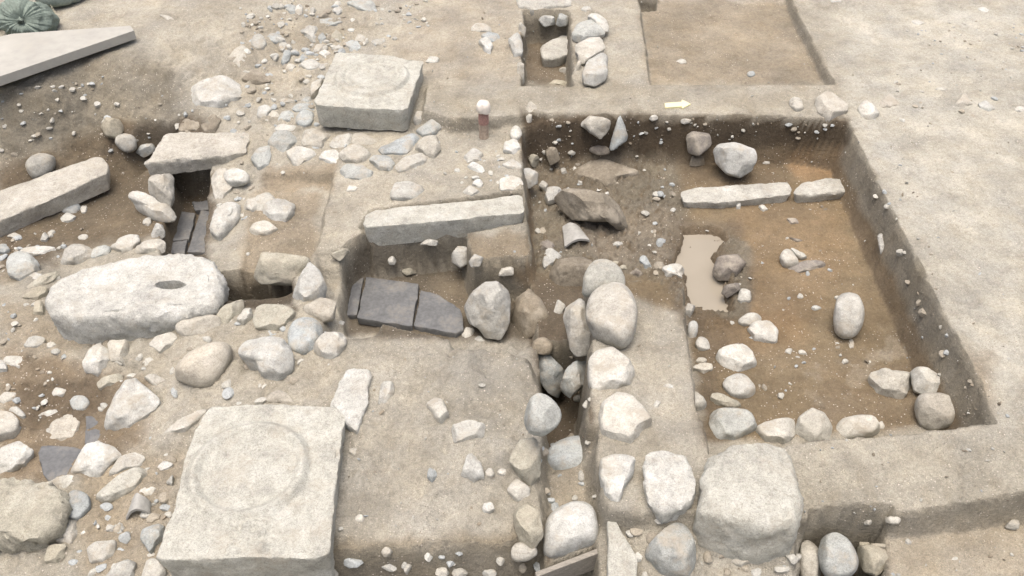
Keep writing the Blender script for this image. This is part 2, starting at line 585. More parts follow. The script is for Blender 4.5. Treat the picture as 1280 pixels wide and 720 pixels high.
for spot in ('1000,455 1015,450 1022,480 1010,500 995,490', '1060,465 1080,470 1078,490 1062,488', '1030,445 1050,440 1055,455 1035,460',
             '1098,405 1120,412 1135,440 1110,448 1100,440', '1085,440 1100,432 1110,450 1090,455'):
    paint(spot, np.array([.40, .35, .275]), 5, .38, None, 30)
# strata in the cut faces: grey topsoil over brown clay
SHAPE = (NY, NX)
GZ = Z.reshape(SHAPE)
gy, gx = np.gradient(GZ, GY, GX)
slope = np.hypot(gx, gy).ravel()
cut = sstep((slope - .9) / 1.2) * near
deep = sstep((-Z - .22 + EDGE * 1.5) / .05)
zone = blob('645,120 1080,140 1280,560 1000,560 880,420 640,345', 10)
strata = GREYE_SHADE * (1 - deep[:, None]) + (BROWN * .88) * deep[:, None]
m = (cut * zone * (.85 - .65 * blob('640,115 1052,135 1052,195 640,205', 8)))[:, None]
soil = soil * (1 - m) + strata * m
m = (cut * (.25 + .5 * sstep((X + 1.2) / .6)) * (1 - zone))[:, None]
soil = soil * (1 - m) + GREYE_SHADE * m  # other steep faces darkened: their shade is put into the soil colour
soil = soil * np.array([.915, .955, .965])
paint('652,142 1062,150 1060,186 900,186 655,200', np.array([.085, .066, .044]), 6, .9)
# patchy staining
st = fbm(lawn * 4.3 + 5, 4, .6)
soil = soil * (1 + .20 * np.clip(st, -.6, .6))[:, None]
st3 = fbm(lawn * 1.3 + 11, 3, .55)
soil = soil * (1 + .07 * np.clip(st3, -.6, .6))[:, None]
st2 = sstep((fbm(lawn * 9 + 31, 4, .6) - .12) / .25)[:, None] * .22
soil = soil * (1 - st2) + soil * np.array([.72, .66, .58]) * st2

nrm = np.stack([-gx.ravel(), -gy.ravel()], 1) / np.maximum(slope, 1e-3)[:, None]
wob = (fbm(np.stack([X, Y, Z], 1) * 8 + 2, 2, .5) * .018) * cut
XD, YD = X + nrm[:, 0] * wob, Y + nrm[:, 1] * wob
me = bpy.data.meshes.new('ground')
nv = NX * NY
me.vertices.add(nv)
me.vertices.foreach_set('co', np.stack([XD, YD, Z], 1).ravel().astype(np.float32))
idx = np.arange(nv).reshape(SHAPE)
quads = np.stack([idx[:-1, :-1], idx[:-1, 1:], idx[1:, 1:], idx[1:, :-1]], -1).reshape(-1, 4)
me.loops.add(quads.size)
me.loops.foreach_set('vertex_index', quads.ravel().astype(np.int32))
me.polygons.add(len(quads))
me.polygons.foreach_set('loop_start', (np.arange(len(quads)) * 4).astype(np.int32))
me.polygons.foreach_set('loop_total', np.full(len(quads), 4, np.int32))
me.polygons.foreach_set('use_smooth', np.ones(len(quads), bool))
me.update(calc_edges=True)
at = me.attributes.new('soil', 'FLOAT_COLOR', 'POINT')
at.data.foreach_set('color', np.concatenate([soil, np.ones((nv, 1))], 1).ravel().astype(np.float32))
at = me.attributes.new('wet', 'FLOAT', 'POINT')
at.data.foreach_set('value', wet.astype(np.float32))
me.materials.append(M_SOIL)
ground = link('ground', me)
ground['kind'] = 'structure'
ground['label'] = 'pale dry excavated earth with square trenches cut into brown clay'


def height(x, y):
    i = np.clip(np.searchsorted(GX, x) - 1, 0, NX - 2)
    j = np.clip(np.searchsorted(GY, y) - 1, 0, NY - 2)
    a = np.clip((x - GX[i]) / (GX[i + 1] - GX[i]), 0, 1)
    b = np.clip((y - GY[j]) / (GY[j + 1] - GY[j]), 0, 1)
    return GZ[j, i] * (1 - a) * (1 - b) + GZ[j, i + 1] * a * (1 - b) + GZ[j + 1, i] * (1 - a) * b + GZ[j + 1, i + 1] * a * b


def hit(p, lift=0.0):
    """where the rays of photograph points meet the ground"""
    d = ray(p)
    t = np.full(len(d), 12.0)
    done = np.zeros(len(d), bool)
    for s in np.arange(2.0, 13.0, .02):
        q = EYE + d * s
        under = (q[:, 2] < height(q[:, 0], q[:, 1]) + lift) & ~done
        t[under] = s - .01
        done |= under
    return t, EYE + d * t[:, None]


# puddle
P = at_z(pts('836,278 880,274 927,280 930,330 935,398 858,400 836,352'), -.463)
n = len(P)
me = make_mesh('puddle', P, [list(range(n))][0:1], M_WATER, False)
o = link('puddle', me)
o['kind'] = 'structure'
o['label'] = 'puddle of muddy beige water on the trench floor'

# ------------------------------------------------------------------ stones
COLOURS = {'w': (.482, .497, .470), 'c': (.43, .425, .38), 'g': (.365, .40, .40), 't': (.375, .37, .31), 'p': (.445, .452, .415),
           'b': (.235, .215, .172), 'd': (.16, .145, .125), 'k': (.25, .235, .21), 'y': (.445, .455, .412)}
rnd = random.Random(11)
SEED = [0]
FILLET = []


def smooth_outline(P, it, cut=.25):
    for _ in range(it):
        Q = np.roll(P, -1, 0)
        P = np.stack([P * (1 - cut) + Q * cut, P * cut + Q * (1 - cut)], 1).reshape(-1, 2)
    return P


def boulder(name, label, col, outline, ang=.55, flat=.75, emb=None, lift=0., depth=.95, cat='stone', group=None, mat=None, wash=0.0):
    """a solid rock whose outline seen from the photograph's side is the traced one; it lies on (emb = sunk into) the ground"""
    SEED[0] += 1
    rs = np.random.RandomState(SEED[0])
    px = pts(outline) if isinstance(outline, str) else outline
    if len(px) == 1:                                        # x, y, half width, half height of a small cobble
        x, y, a, b = px[0]
        k = rs.randint(6, 9)
        th = np.sort((np.arange(k) + rs.uniform(-.3, .3, k)) / k * 2 * math.pi)
        rr = rs.uniform(.88, 1.12, k)
        px = np.stack([x + a * rr * np.cos(th), y + b * rr * np.sin(th)], 1)
    c0 = (px.min(0) + px.max(0)) / 2
    if np.ptp(px, axis=0).max() < 70:
        px = c0 + (px - c0) * (1.2 if np.ptp(px, axis=0).max() < 40 else 1.12)
    size_px = np.ptp(px, axis=0)
    cen = px.mean(0) * .5 + c0 * .5
    if emb is None:
        emb = .68 if lift == 0 else .4
    d = ray(cen)[0]
    t, _ = hit(cen[None], lift)
    t = t[0]
    rv = size_px[1] / 2 * t / F_PX * .97
    ru = size_px[0] / 2 * t / F_PX * .97
    R = min(rv, ru * 1.15)
    t -= R * (1 - emb) / max(-d[2], .3)
    C = EYE + d * t
    # outline in the plane through C square to the view
    e_ = EYE + d * t
    gx_ = (height(e_[0:1] + .05, e_[1:2]) - height(e_[0:1] - .05, e_[1:2]))[0] / .10
    gy_ = (height(e_[0:1], e_[1:2] + .05) - height(e_[0:1], e_[1:2] - .05))[0] / .10
    fy = np.array([[cen[0], px[:, 1].max() - 1], [px[:, 0].min(), cen[1]], [px[:, 0].max(), cen[1]], [cen[0], px[:, 1].min()]])
    zf = hit(fy, lift)[1][:, 2]
    steep = max(abs(gx_), abs(gy_)) > .9 or np.ptp(zf) > .16 + .5 * max(ru, rv)
    lump = flat >= .5 and lift <= .06 and not steep
    if lump:
        # a bedded stone: footprint on the earth, top face at height H above it
        y0, y1 = px[:, 1].min(), px[:, 1].max()
        foot = np.array([[cen[0], y1 - .12 * (y1 - y0)]])
        tg, gp_ = hit(foot, lift)
        ppm = F_PX / max(tg[0] * float(ray(foot)[0] @ VF), .5)
        hf = (.44 - .20 * flat) * (.75 if emb >= .5 and emb != .68 else 1) * rs.uniform(.85, 1.15)
        H = hf * (y1 - y0) / (ppm * math.sqrt(1 - d[2] ** 2))
        v_ = np.clip((y1 - px[:, 1]) / (y1 - y0), 0, 1)
        zz = gp_[0, 2] + H * sstep(v_ * 1.25 - .1)
        F3 = at_z(px, zz)
        fc = (F3.min(0) + F3.max(0)) / 2
        slope_y = (height(fc[0:1], fc[1:2] + .12)[0] - height(fc[0:1], fc[1:2] - .12)[0]) / .24
        slope_x = (height(fc[0:1] + .12, fc[1:2])[0] - height(fc[0:1] - .12, fc[1:2])[0]) / .24
        C = np.array([fc[0], fc[1], gp_[0, 2]])
        t = np.linalg.norm(C - EYE)
        d = (C - EYE) / t
    U = np.cross(d, [0, 0, 1.]); U /= np.linalg.norm(U)
    V = np.cross(U, d)
    r = ray(px)
    k = (t / (r @ d))[:, None]
    Q = EYE + r * k - C
    if lump:
        rc = ray(cen[None])[0]
        Q = Q - (EYE + rc * (t / (rc @ d)) - C)
    uv = smooth_outline(np.stack([Q @ U, Q @ V], 1), 1 if ang > .3 else 2, .08 if ang > .3 else .22)
    h_ = max(1 - emb, 0)
    uv0 = uv.copy()
    vis = math.sqrt(max(1 - h_ * h_, 0)) * -d[2] + h_ * math.sqrt(1 - d[2] ** 2)
    uv[:, 1] = np.where(uv[:, 1] < 0, uv[:, 1] * min(1 / vis, 1.35), uv[:, 1])
    nph = int(np.clip(max(size_px) * .95, 32, 104))
    nps = max(8, nph // 2)
    ph = np.arange(nph) / nph * 2 * math.pi

    def polar(uv):
        rad = np.zeros(nph)
        A, B = uv, np.roll(uv, -1, 0)
        for i, a in enumerate(ph):
            e = np.array([math.cos(a), math.sin(a)])
            den = e[0] * (B - A)[:, 1] - e[1] * (B - A)[:, 0]
            den = np.where(np.abs(den) < 1e-12, 1e-12, den)
            tt = (A[:, 0] * (B - A)[:, 1] - A[:, 1] * (B - A)[:, 0]) / den
            s = (A[:, 0] * e[1] - A[:, 1] * e[0]) / den
            ok = (s >= -1e-6) & (s <= 1 + 1e-6) & (tt > 0)
            rad[i] = tt[ok].max() if ok.any() else np.nan
        bad = np.isnan(rad)
        if bad.any():
            rad[bad] = np.nanmin(rad) if not bad.all() else R * .8
        return rad
    rad = polar(uv0 if lump else uv)
    rm = math.sqrt(ru * rv)
    psi = (np.arange(1, nps) / nps - .5) * math.pi
    if lump:
        frad = polar(smooth_outline(F3[:, :2] - C[:2], 1 if ang > .3 else 2, .08 if ang > .3 else .22))
        tx, ty = np.clip(slope_x, -.3, .3) * .6 + rs.normal() * .05, np.clip(slope_y, -.3, .4) * .6 + rs.normal() * .05
        pw = 2 / (2.3 + 2.6 * flat * (.5 + ang))
        low = .5 * H + .35 * rm
        verts = [C - np.array([0, 0, low])]
        for p in psi:
            if p < 0:
                rho, z_ = math.cos(p) ** .5, -abs(math.sin(p)) * low
            else:
                rho, z_ = math.cos(p) ** pw, math.sin(p) ** pw * H
            x_, y_ = rho * frad * np.cos(ph), rho * frad * np.sin(ph)
            verts.extend(np.stack([C[0] + x_, C[1] + y_, C[2] + z_ + x_ * tx + y_ * ty], 1))
        verts.append(C + np.array([0, 0, H]))
    else:
        Dp = depth * min(rv * 1.1, ru * 1.1)
        e1 = .70 - .2 * ang
        verts = [C - d * Dp]
        for p in psi:
            rho = math.cos(p) ** e1
            w = math.copysign(abs(math.sin(p)) ** e1, math.sin(p)) * Dp
            ring = C + d * w + (rho * rad * np.cos(ph))[:, None] * U + (rho * rad * np.sin(ph))[:, None] * V
            verts.extend(ring)
        verts.append(C + d * Dp)
    W = np.array(verts)
    q = W - C
    # facets: a top face, broken front and side faces, chips
    toward = np.array([-d[0], -d[1], 0]); toward /= np.linalg.norm(toward)
    side = np.array([-toward[1], toward[0], 0])
    planes = []
    if flat > 0 and not lump:
        tl = rs.normal(size=2) * .16
        planes.append((np.array([tl[0], tl[1] - .02, 1.]), 1 - .36 * flat * rs.uniform(.7, 1.1), .96))
    if ang > .3:
        a = rs.uniform(-.7, .7)
        planes.append((toward * math.cos(a) + side * math.sin(a) + np.array([0, 0, rs.uniform(.1, .5)]), rs.uniform(.68, .82), .9))
        a = rs.choice([-1, 1]) * rs.uniform(.7, 1.4)
        planes.append((toward * math.cos(a) + side * math.sin(a) + np.array([0, 0, rs.uniform(.1, .7)]), rs.uniform(.68, .84), .85))
    for _ in range(int(2 + 9 * ang)):
        nrm = rs.normal(size=3)
        nrm[2] = abs(nrm[2]) * .8
        if lump:
            nrm[2] += .35 + 1.1 * rs.rand()
        nrm += toward * .5 * rs.rand()
        planes.append((nrm, rs.uniform(.68, .9) + .08 * (1 - ang), .7 + .28 * ang))
    for nrm, k_, soft in planes:
        nrm = nrm / np.linalg.norm(nrm)
        h = q @ nrm
        if lump:
            k_ = 1 - (1 - k_) * .95
        over = np.maximum(h - h.max() * k_, 0)
        q = q - (over * soft)[:, None] * nrm
    off = rs.uniform(0, 90, 3)
    nrmv = q / np.maximum(np.linalg.norm(q, axis=1, keepdims=True), 1e-6)
    nz = fbm(q / rm * 1.3 + off, 3) * .07 + fbm(q / .035 + off, 2) * min(.004 / rm, .05)
    q = q + nrmv * (nz * rm * (.6 + .8 * ang))[:, None]
    # stretch back out to the traced outline
    sh = np.zeros(2)
    if lump:                                           # centre of the traced outline in this plane
        rc = ray(cen[None])[0]
        sh = np.array([(rc * (t / (rc @ d)) + EYE - C) @ U, (rc * (t / (rc @ d)) + EYE - C) @ V])
    a_, b_ = q @ U - sh[0], q @ V - sh[1]
    th = np.arctan2(b_, a_) % (2 * math.pi)
    rr = np.hypot(a_, b_)
    bins = 60 if nph > 60 else 32
    kb = (th / (2 * math.pi) * bins).astype(int) % bins
    mx = np.zeros(bins)
    np.maximum.at(mx, kb, rr)
    mx = np.where(mx < 1e-6, rm, mx)
    want = np.interp((np.arange(bins) + .5) / bins * 2 * math.pi, np.r_[ph, 2 * math.pi], np.r_[rad, rad[0]])
    f = np.clip(want / mx, .8, 1.7)
    f = (2 * f + .5 * np.roll(f, 1) + .5 * np.roll(f, -1)) / 3
    fb = np.interp(th, (np.arange(-1, bins + 1) + .5) / bins * 2 * math.pi, np.r_[f[-1], f, f[0]]) - 1
    q = q + (a_ * fb)[:, None] * U + (b_ * fb)[:, None] * V
    if lift == 0:
        FILLET.append((C[0], C[1], max(rm, .02), rm * (.12 if rm < .2 else .08)))
    faces = []
    for i in range(nph):
        j = (i + 1) % nph
        faces.append((0, 1 + i, 1 + j))
        for a in range(nps - 2):
            b0 = 1 + a * nph
            faces.append((b0 + i, b0 + nph + i, b0 + nph + j, b0 + j))
        b0 = 1 + (nps - 2) * nph
        faces.append((len(q) - 1, b0 + j, b0 + i))
    if lump:
        faces = [f_[::-1] for f_ in faces]
    base = np.array([C[0], C[1], C[2] + q[:, 2].min()])
    me = make_mesh(name, q + C - base, faces, mat or M_STONE, True, 22 if ang > .3 else None)
    o = link(name, me, base)
    c = np.array(COLOURS[col]) * rs.uniform(.84, 1.07) * (1 + rs.uniform(-.04, .015) * np.array([-1., -.15, 1.]))
    o.color = (*np.clip(c, 0, 1), 1)
    return tag(o, label, cat, group)


def slab(name, label, col, outline, ztop, thick, cat='stone', group=None, mat=None, taper=.03, bev=.02, rough=.006, chip=.008,
         centre=None, relief=None, rings=14, n=96, edge=1, under=None):
    """a block: its top face traced from the photograph at height ztop (one value, or one per corner), going down by thick"""
    SEED[0] += 1
    rs = np.random.RandomState(SEED[0])
    px = pts(outline)
    if under is not None:                              # lie on the earth, standing proud of it by 'under'
        hz = hit(np.r_[px.mean(0)[None], (px + px.mean(0)) / 2])[1][:, 2]
        ztop = float(hz.max()) + under
    z = np.full(len(px), ztop) if np.isscalar(ztop) else np.array(ztop, float)
    P = at_z(px, z)
    A = np.c_[P[:, :2], np.ones(len(P))]
    pl = np.linalg.lstsq(A, z, rcond=None)[0]
    L2 = smooth_outline(P[:, :2], edge, .09 if edge < 2 else .2)
    seg = np.linalg.norm(np.roll(L2, -1, 0) - L2, axis=1)
    cum = np.r_[0, np.cumsum(seg)]
    s = np.arange(n) / n * cum[-1]
    Lc = np.r_[L2, L2[:1]]
    O = np.stack([np.interp(s, cum, Lc[:, k]) for k in (0, 1)], 1)
    if centre is None:
        c = (O.min(0) + O.max(0)) / 2
    else:
        c = at_z(np.array([centre]), float(np.mean(z)))[0, :2]
    r = O - c
    rl = np.linalg.norm(r, axis=1)
    off = rs.uniform(0, 50, 3)
    verts, ringsv = [], []
    rmin = rl.min()

    def add(f, dz, shrink=0.0):
        k = np.maximum(rl * f - shrink, .0) / rl
        q = c + r * k[:, None]
        zz = np.c_[q, np.ones(n)] @ pl + dz
        ringsv.append(np.c_[q, zz])
    for f in (np.linspace(.04, 1, rings) ** .9)[:-1]:
        add(f, 0, bev * f)
    add(1, 0, bev)
    nb = 5 if bev >= .04 else 2
    for q_ in range(1, nb + 1):
        a_ = q_ / nb * math.pi / 2
        add(1, -bev * (1 - math.cos(a_)), bev * (1 - math.sin(a_)))
    ns = max(3, int(thick / .03))
    for i in range(1, ns + 1):
        k = i / ns
        add(1, -bev - (thick - bev) * k, taper * k)
    Wv = np.concatenate([np.r_[c, np.r_[c, 1] @ pl][None]] + ringsv)
    nr = len(ringsv)
    isrim = np.r_[0, np.repeat(np.arange(nr) >= rings - 1, n).astype(float)]
    top = 1 - np.r_[0, np.repeat(np.arange(nr) >= rings + 1, n).astype(float)]
    outw = np.r_[np.zeros((1, 2)), np.tile(r / rl[:, None], (nr, 1))]
    g = fbm(Wv * 9 + off, 3)
    g2 = fbm(Wv * 34 + off, 3, .6)
    Wv[:, :2] += outw * (isrim * (g * chip * 1.6 + g2 * chip * .7))[:, None]
    hgt = (fbm(Wv * 4 + off, 3) * rough * 1.4 + fbm(Wv * 30 + off, 3, .6) * rough * .55) * top
    # chipped arris
    ed = np.r_[0, np.repeat(((np.arange(nr) >= rings - 3) & (np.arange(nr) <= rings)), n).astype(float)]
    hgt -= ed * np.maximum(fbm(Wv * 12 + off + 4, 2) - .05, 0) * chip * 2.2
    if relief is not None:
        hgt += relief(Wv) * top
    Wv[:, 2] += hgt
    faces = []
    for i in range(n):
        j = (i + 1) % n
        faces.append((0, 1 + i, 1 + j))
        for a in range(nr - 1):
            b0 = 1 + a * n
            faces.append((b0 + i, b0 + n + i, b0 + n + j, b0 + j))
    faces.append(tuple(1 + (nr - 1) * n + i for i in range(n))[::-1])
    area = np.sum(O[:, 0] * np.roll(O[:, 1], -1) - O[:, 1] * np.roll(O[:, 0], -1))
    if area < 0:
        faces = [f[::-1] for f in faces]
    base = np.array([c[0], c[1], Wv[:, 2].min()])
    me = make_mesh(name, Wv - base, faces, mat or M_GRANITE, True, 42)
    o = link(name, me, base)
    cc = np.array(COLOURS[col]) * rs.uniform(.97, 1.03)
    o.color = (*np.clip(cc, 0, 1), 1)
    return tag(o, label, cat, group)


def ring_relief(centre_px, edge_px, ztop, h, profile):
    c = at_z(np.array([centre_px]), ztop)[0]
    R = np.linalg.norm(at_z(np.array([edge_px]), ztop)[0] - c)
    return lambda W: h * profile(np.hypot(W[:, 0] - c[0], W[:, 1] - c[1]) / R)


GROUP = [None]


def S(col, label, outline, name='stone', **kw):
    return boulder(name, label, col, outline, group=GROUP[0], **kw)


def group(g):
    GROUP[0] = g


# -- dressed blocks
def boss_upper(r):
    return sstep((1.02 - r) / .10) * 1.0 - .55 * sstep((.80 - r) / .10) + .35 * np.exp(-((r - .62) / .03) ** 2)


slab('column_base', 'square cream stone column base with a raised round boss, at the far end among rubble', 'y',
     '421,64 455,67 490,69 508,74 530,76 522,100 508,137 450,135 391,130 405,98', .10, .20, 'column base', 'square column bases',
     relief=ring_relief((465, 97), (512, 97), .10, .030, boss_upper), rings=42, n=150, bev=.007, chip=.009, rough=.004, taper=.02)


def boss_lower(r):
    return sstep((1.0 - r) / .16) * 1.0 - .75 * sstep((.84 - r) / .14)


_ring = ring_relief((311, 588), (391, 588), .02, .032, boss_lower)
_tab = at_z(pts('288,640 336,638 334,690 284,692'), .02)


def near_relief(W):
    sd = poly_sd(W[:, 0], W[:, 1], _tab[:, :2])
    return np.maximum(_ring(W), .010 * sstep(.5 - sd / .03) * (1 + 3 * fbm(W * 25, 2)))


slab('column_base', 'large square cream column base with a worn circular ring, nearest the camera', 'y',
     '262,509 300,505 365,505 420,508 431,522 424,570 417,640 412,691 395,697 300,698 194,699 206,660 216,640 228,585 244,535', .02, .27, 'column base',
     'square column bases', relief=near_relief, rings=60, n=220, bev=.008, chip=.008, rough=.004, taper=.03)


def hole(W):
    c = at_z(np.array([[212, 353.]]), -.06)[0]
    r = np.hypot((W[:, 0] - c[0]) / .088, (W[:, 1] - c[1]) / .054)
    d = np.hypot((W[:, 0] - c[0]) / .15, (W[:, 1] - c[1]) / .13)
    c2 = at_z(np.array([[222, 345.]]), -.06)[0]
    d2 = np.hypot((W[:, 0] - c2[0]) / .22, (W[:, 1] - c2[1]) / .13)
    return -.24 * sstep((1.03 - r) / .16) - .03 * sstep((1 - d2) / .8)


slab('pierced_stone', 'long rounded whitish stone with an oval socket hole near one end', 'w',
     '52,372 60,356 78,342 100,334 140,323 172,317 205,312 248,313 266,321 277,336 277,358 268,376 240,388 200,392 140,395 92,397 60,391', -.07, .26, 'stone block', None,
     relief=hole, centre=(212, 353), rings=46, n=170, bev=.07, chip=.02, rough=.013, taper=.02, edge=2)
slab('stone_beam', 'long narrow stone beam lying across the brown hollow at the left edge', 'c',
     '-60,255 0,237 60,216 120,195 128,196 136,207 134,216 120,222 70,245 0,275 -60,297', -.33, .15, 'stone beam', None, chip=.008, rough=.006, n=130, bev=.012, rings=16)
slab('stone_slab', 'thick tan slab bridging the channel with a grey brick bottom', 'c',
     '178,203 190,193 203,166 222,164 250,164 311,165 310,176 306,188 285,193 240,197 210,201', -.20, .13, 'stone slab', None, chip=.014, rough=.010, bev=.02, n=120, taper=.02)
slab('stone_slab', 'long cream slab along the edge above the recess with black bricks', 'y',
     '453,280 457,268 470,262 520,257 600,250 653,243 655,266 600,271 520,279 460,284', -.075, .17, 'stone slab', None, chip=.006, rough=.006, bev=.007, n=130, rings=18, taper=.02)
slab('stone_slab', 'narrow pale kerb slab with a muddy left end, beside the puddle', 'p',
     '850,240 870,234 925,231 984,228 991,235 989,243 935,249 895,253 855,252', -.325, .10, 'stone slab', 'kerb slabs in the square trench', chip=.012, rough=.008, bev=.008, n=100)
slab('stone_slab', 'short pale kerb slab touching the right trench wall', 'p',
     '992,238 1001,228 1030,222 1062,220 1078,228 1076,236 1050,240 1020,242 996,243', -.315, .13, 'stone slab', 'kerb slabs in the square trench', chip=.012, rough=.01, bev=.02, n=90)
slab('stone_slab', 'grey slab closing the top of the narrow far trench', 'p',
     '644,-8 715,-9 714,5 690,7 668,10 647,8', .03, .20, 'stone slab', None, chip=.014, rough=.01, bev=.02, n=70)
slab('flat_stone', 'plank shaped pale stone beside the near column base', 'w', '409,512 420,485 433,459 463,458 464,470 458,500 447,540 430,530', -.055, .12,
     chip=.014, rough=.010, bev=.015, n=80)
slab('stone_block', 'squared pale block lying in the narrow far trench', 'p', '675,58 683,51 704,43 712,44 712,66 700,71 690,73 678,72', -.20, .14,
     'stone block', None, chip=.01, rough=.006, bev=.02, n=80)
slab('stone_block', 'rough tan block at the bottom left corner', 't', '-60,590 20,597 55,601 80,613 85,630 74,652 50,668 0,672 -60,668', -.18, .26, 'stone block', None,
     chip=.03, rough=.02, bev=.03, n=120, rings=22)
slab('stone_block', 'squared cream block beside the largest block at the near end of the wall', 'w', '804,574 812,562 858,566 867,582 868,622 850,634 828,640 808,622', 0.05, .27,
     'stone block', None, chip=.014, rough=.008, bev=.025, n=90, rings=18)
slab('flat_stone', 'upright cream slab with a pointed top beside the timber plank', 'y', '759,650 766,642 775,660 790,685 798,702 795,735 759,735', -.10, .25,
     chip=.008, rough=.005, bev=.012, n=80)

# -- bricks and tiles
GB = 'grey bricks on the recess floor'


def brick(label, outline, z, thick, group_, name='floor_brick', cat='brick', under=None):
    return slab(name, label, 'k', outline, z, thick, cat, group_, M_BRICK, taper=0, bev=.006, rough=.0018, chip=.007, rings=6, n=72, edge=0, under=under)


brick('narrow grey brick against the left side of the recess', '441,338 456,338 446,394 433,393', -.475, .07, GB)
brick('large whole dark grey square brick in the recess', '458,346 524,354 515,407 446,397', -.455, .055, GB)
brick('muddy dark grey brick beside the round boulder in the recess', '526,362 548,368 576,386 580,412 570,417 517,407', -.465, .055, GB)
GC = 'grey bricks on the channel floor'
brick('short grey brick at the near end of the channel, left row', '210,303 234,300 231,318 208,316', -.60, .05, GC)
brick('long grey brick in the left row of the channel floor', '227,264 244,266 236,299 214,301', -.60, .05, GC)
brick('long grey brick in the right row of the channel floor', '251,262 264,264 258,316 234,314', -.60, .05, GC)
brick('grey brick under the shadow of the bridging slab', '240,252 266,250 265,261 244,262', -.60, .05, GC)
GH = 'grey tiles in the near left hollow'
brick('small dark grey tile between the tan block and the triangular stone', '107,520 131,518 128,553 106,555', -.40, .05, GH, 'floor_tile', 'tile', .012)
brick('broad broken dark grey tile behind the rough corner block', '47,565 51,556 90,558 104,562 96,580 86,595 62,602 53,590', -.40, .06, GH, 'floor_tile', 'tile', .012)


def roof_tile(label, outline, arch, lift, thick=.018, colour=(.30, .31, .30)):
    """a broken curved tile: four corners in the photograph, arched across its width"""
    p = pts(outline)
    _, P = hit(p, lift)
    nU, nV = 14, 8
    vs = []
    for side in (0, -thick):
        for i in range(nU):
            for j in range(nV):
                u, v = i / (nU - 1), j / (nV - 1)
                q = (P[0] * (1 - u) + P[1] * u) * (1 - v) + (P[3] * (1 - u) + P[2] * u) * v
                q = q + np.array([0, 0, arch * math.sin(math.pi * u) + side])
                q = q + .006 * np.array([perlin(np.array([[u * 4, v * 4, 2.]]))[0], perlin(np.array([[u * 4, v * 4, 7.]]))[0], 0])
                vs.append(q)
    fs = []
    h = nU * nV
    for i in range(nU - 1):
        for j in range(nV - 1):
            a, b, c, d = i * nV + j, (i + 1) * nV + j, (i + 1) * nV + j + 1, i * nV + j + 1
            fs += [(a, b, c, d), (h + d, h + c, h + b, h + a)]
    for i in range(nU - 1):
        a, b = i * nV, (i + 1) * nV
        fs += [(b, a, h + a, h + b), (a + nV - 1, b + nV - 1, h + b + nV - 1, h + a + nV - 1)]
    for j in range(nV - 1):
        fs += [(j, j + 1, h + j + 1, h + j), ((nU - 1) * nV + j + 1, (nU - 1) * nV + j, h + (nU - 1) * nV + j, h + (nU - 1) * nV + j + 1)]
    vs = np.array(vs)
    c = vs.mean(0)
    c[2] = vs[:, 2].min()
    me_ = make_mesh('roof_tile', vs - c, fs, M_BRICK if colour == 'k' else M_TILE, True, 35)
    return tag(link('roof_tile', me_, c), label, 'roof tile')


M_TILE = plain_material('pale_grey_roof_tile', (.33, .335, .315), .8, .15, 40, .002)
roof_tile('curved grey roof tile lying in the mud left of the puddle', '703,283 724,283 737,300 706,308', .035, .03)
roof_tile('curved pale tile fragment standing among the stones left of the near column base', '166,622 188,627 187,641 157,648', .055, .02)

# -- stones of the far rubble
group('rubble stones at the far left of the far column base')
S('p', 'dusty stone sticking out of the upper bank under the light slope', '285,76 291,66 300,58 311,62 311,79 296,88', emb=.5, ang=.7)
S('w', 'big pale angular boulder on the bank behind the bridging slab', '234,120 240,107 256,98 277,93 292,98 307,112 302,121 276,138 246,143 237,135', ang=.6, flat=.9, emb=.45, name='boulder')
S('b', 'dark brown stone under the big pale bank boulder, left one', '222,162 232,149 248,152 253,163', ang=.6)
S('b', 'dark brown stone under the big pale bank boulder, right one', '252,153 270,142 277,151 270,164 255,164', ang=.6)
S('b', 'thin flat brown stone standing out of the slope right of the big pale boulder', '300,100 318,88 338,99 322,108', ang=.7, depth=.5)
S('t', 'tan stone at the foot of the bank, upper of a touching pair', '128,158 133,148 148,150 154,160 144,168 133,167')
S('p', 'pale rounded stone at the foot of the bank, lower of a touching pair', '145,180 147,170 158,168 168,172 169,183 157,187', ang=.2)
S('g', 'grey stone half hidden in shadow by the left end of the bridging slab', '171,190 177,182 190,180 194,187 180,194')
S('p', 'smooth oval stone just above the far side of the long beam', '33,208 38,198 50,193 65,196 67,205 57,217 42,220', ang=.15, flat=.3)
S('g', 'small grey stone touching the far side of the long beam', '17,219 24,213 34,221 30,228')
S('w', 'white flake lying on the light ground above the board corner', '199,18 212,20 219,26 206,25', ang=.8, depth=.5)
S('g', 'grey stone at the top of the rubble, left of a squared one', '357,12 361,6 370,8 370,17 362,18')
S('w', 'squared whitish stone at the top of the rubble', '368,16 372,5 377,7 378,17 371,19', ang=.8)
S('g', 'large greenish grey stone at the top of the rubble', '430,3 455,-2 468,4 465,15 450,14', ang=.3)
S('p', 'flat pale stone in front of the greenish grey stone', '430,11 440,2 448,7 449,13', ang=.7)
S('w', 'small white stone in the rubble beside a brown hollow', '422,14,6,5')
S('g', 'oblong bluish block lying on brown rubble earth', '400,34 401,24 427,24 427,29 415,33 405,36', ang=.85, flat=.9)
S('w', 'angular whitish block in the middle of the rubble', '374,39 388,33 397,35 397,50 389,52 380,45', ang=.85)
S('g', 'grey stone just right of the angular whitish block', '398,45 403,41 407,47 406,55 398,54', ang=.7)
S('t', 'dull stone in the hollow below the oblong bluish block', '414,45 420,38 427,43 427,50 418,51')
S('g', 'rounded grey stone on the left side of the rubble', '333,49 338,42 348,43 352,50 347,54 338,53', ang=.3)
S('p', 'pale rounded stone at the far left end of the rubble', '314,56 318,44 327,44 333,53 331,61 320,63', ang=.2)
S('w', 'thin white stone below the grey one in the rubble', '391,66 396,56 407,56 404,62 394,67', ang=.7)
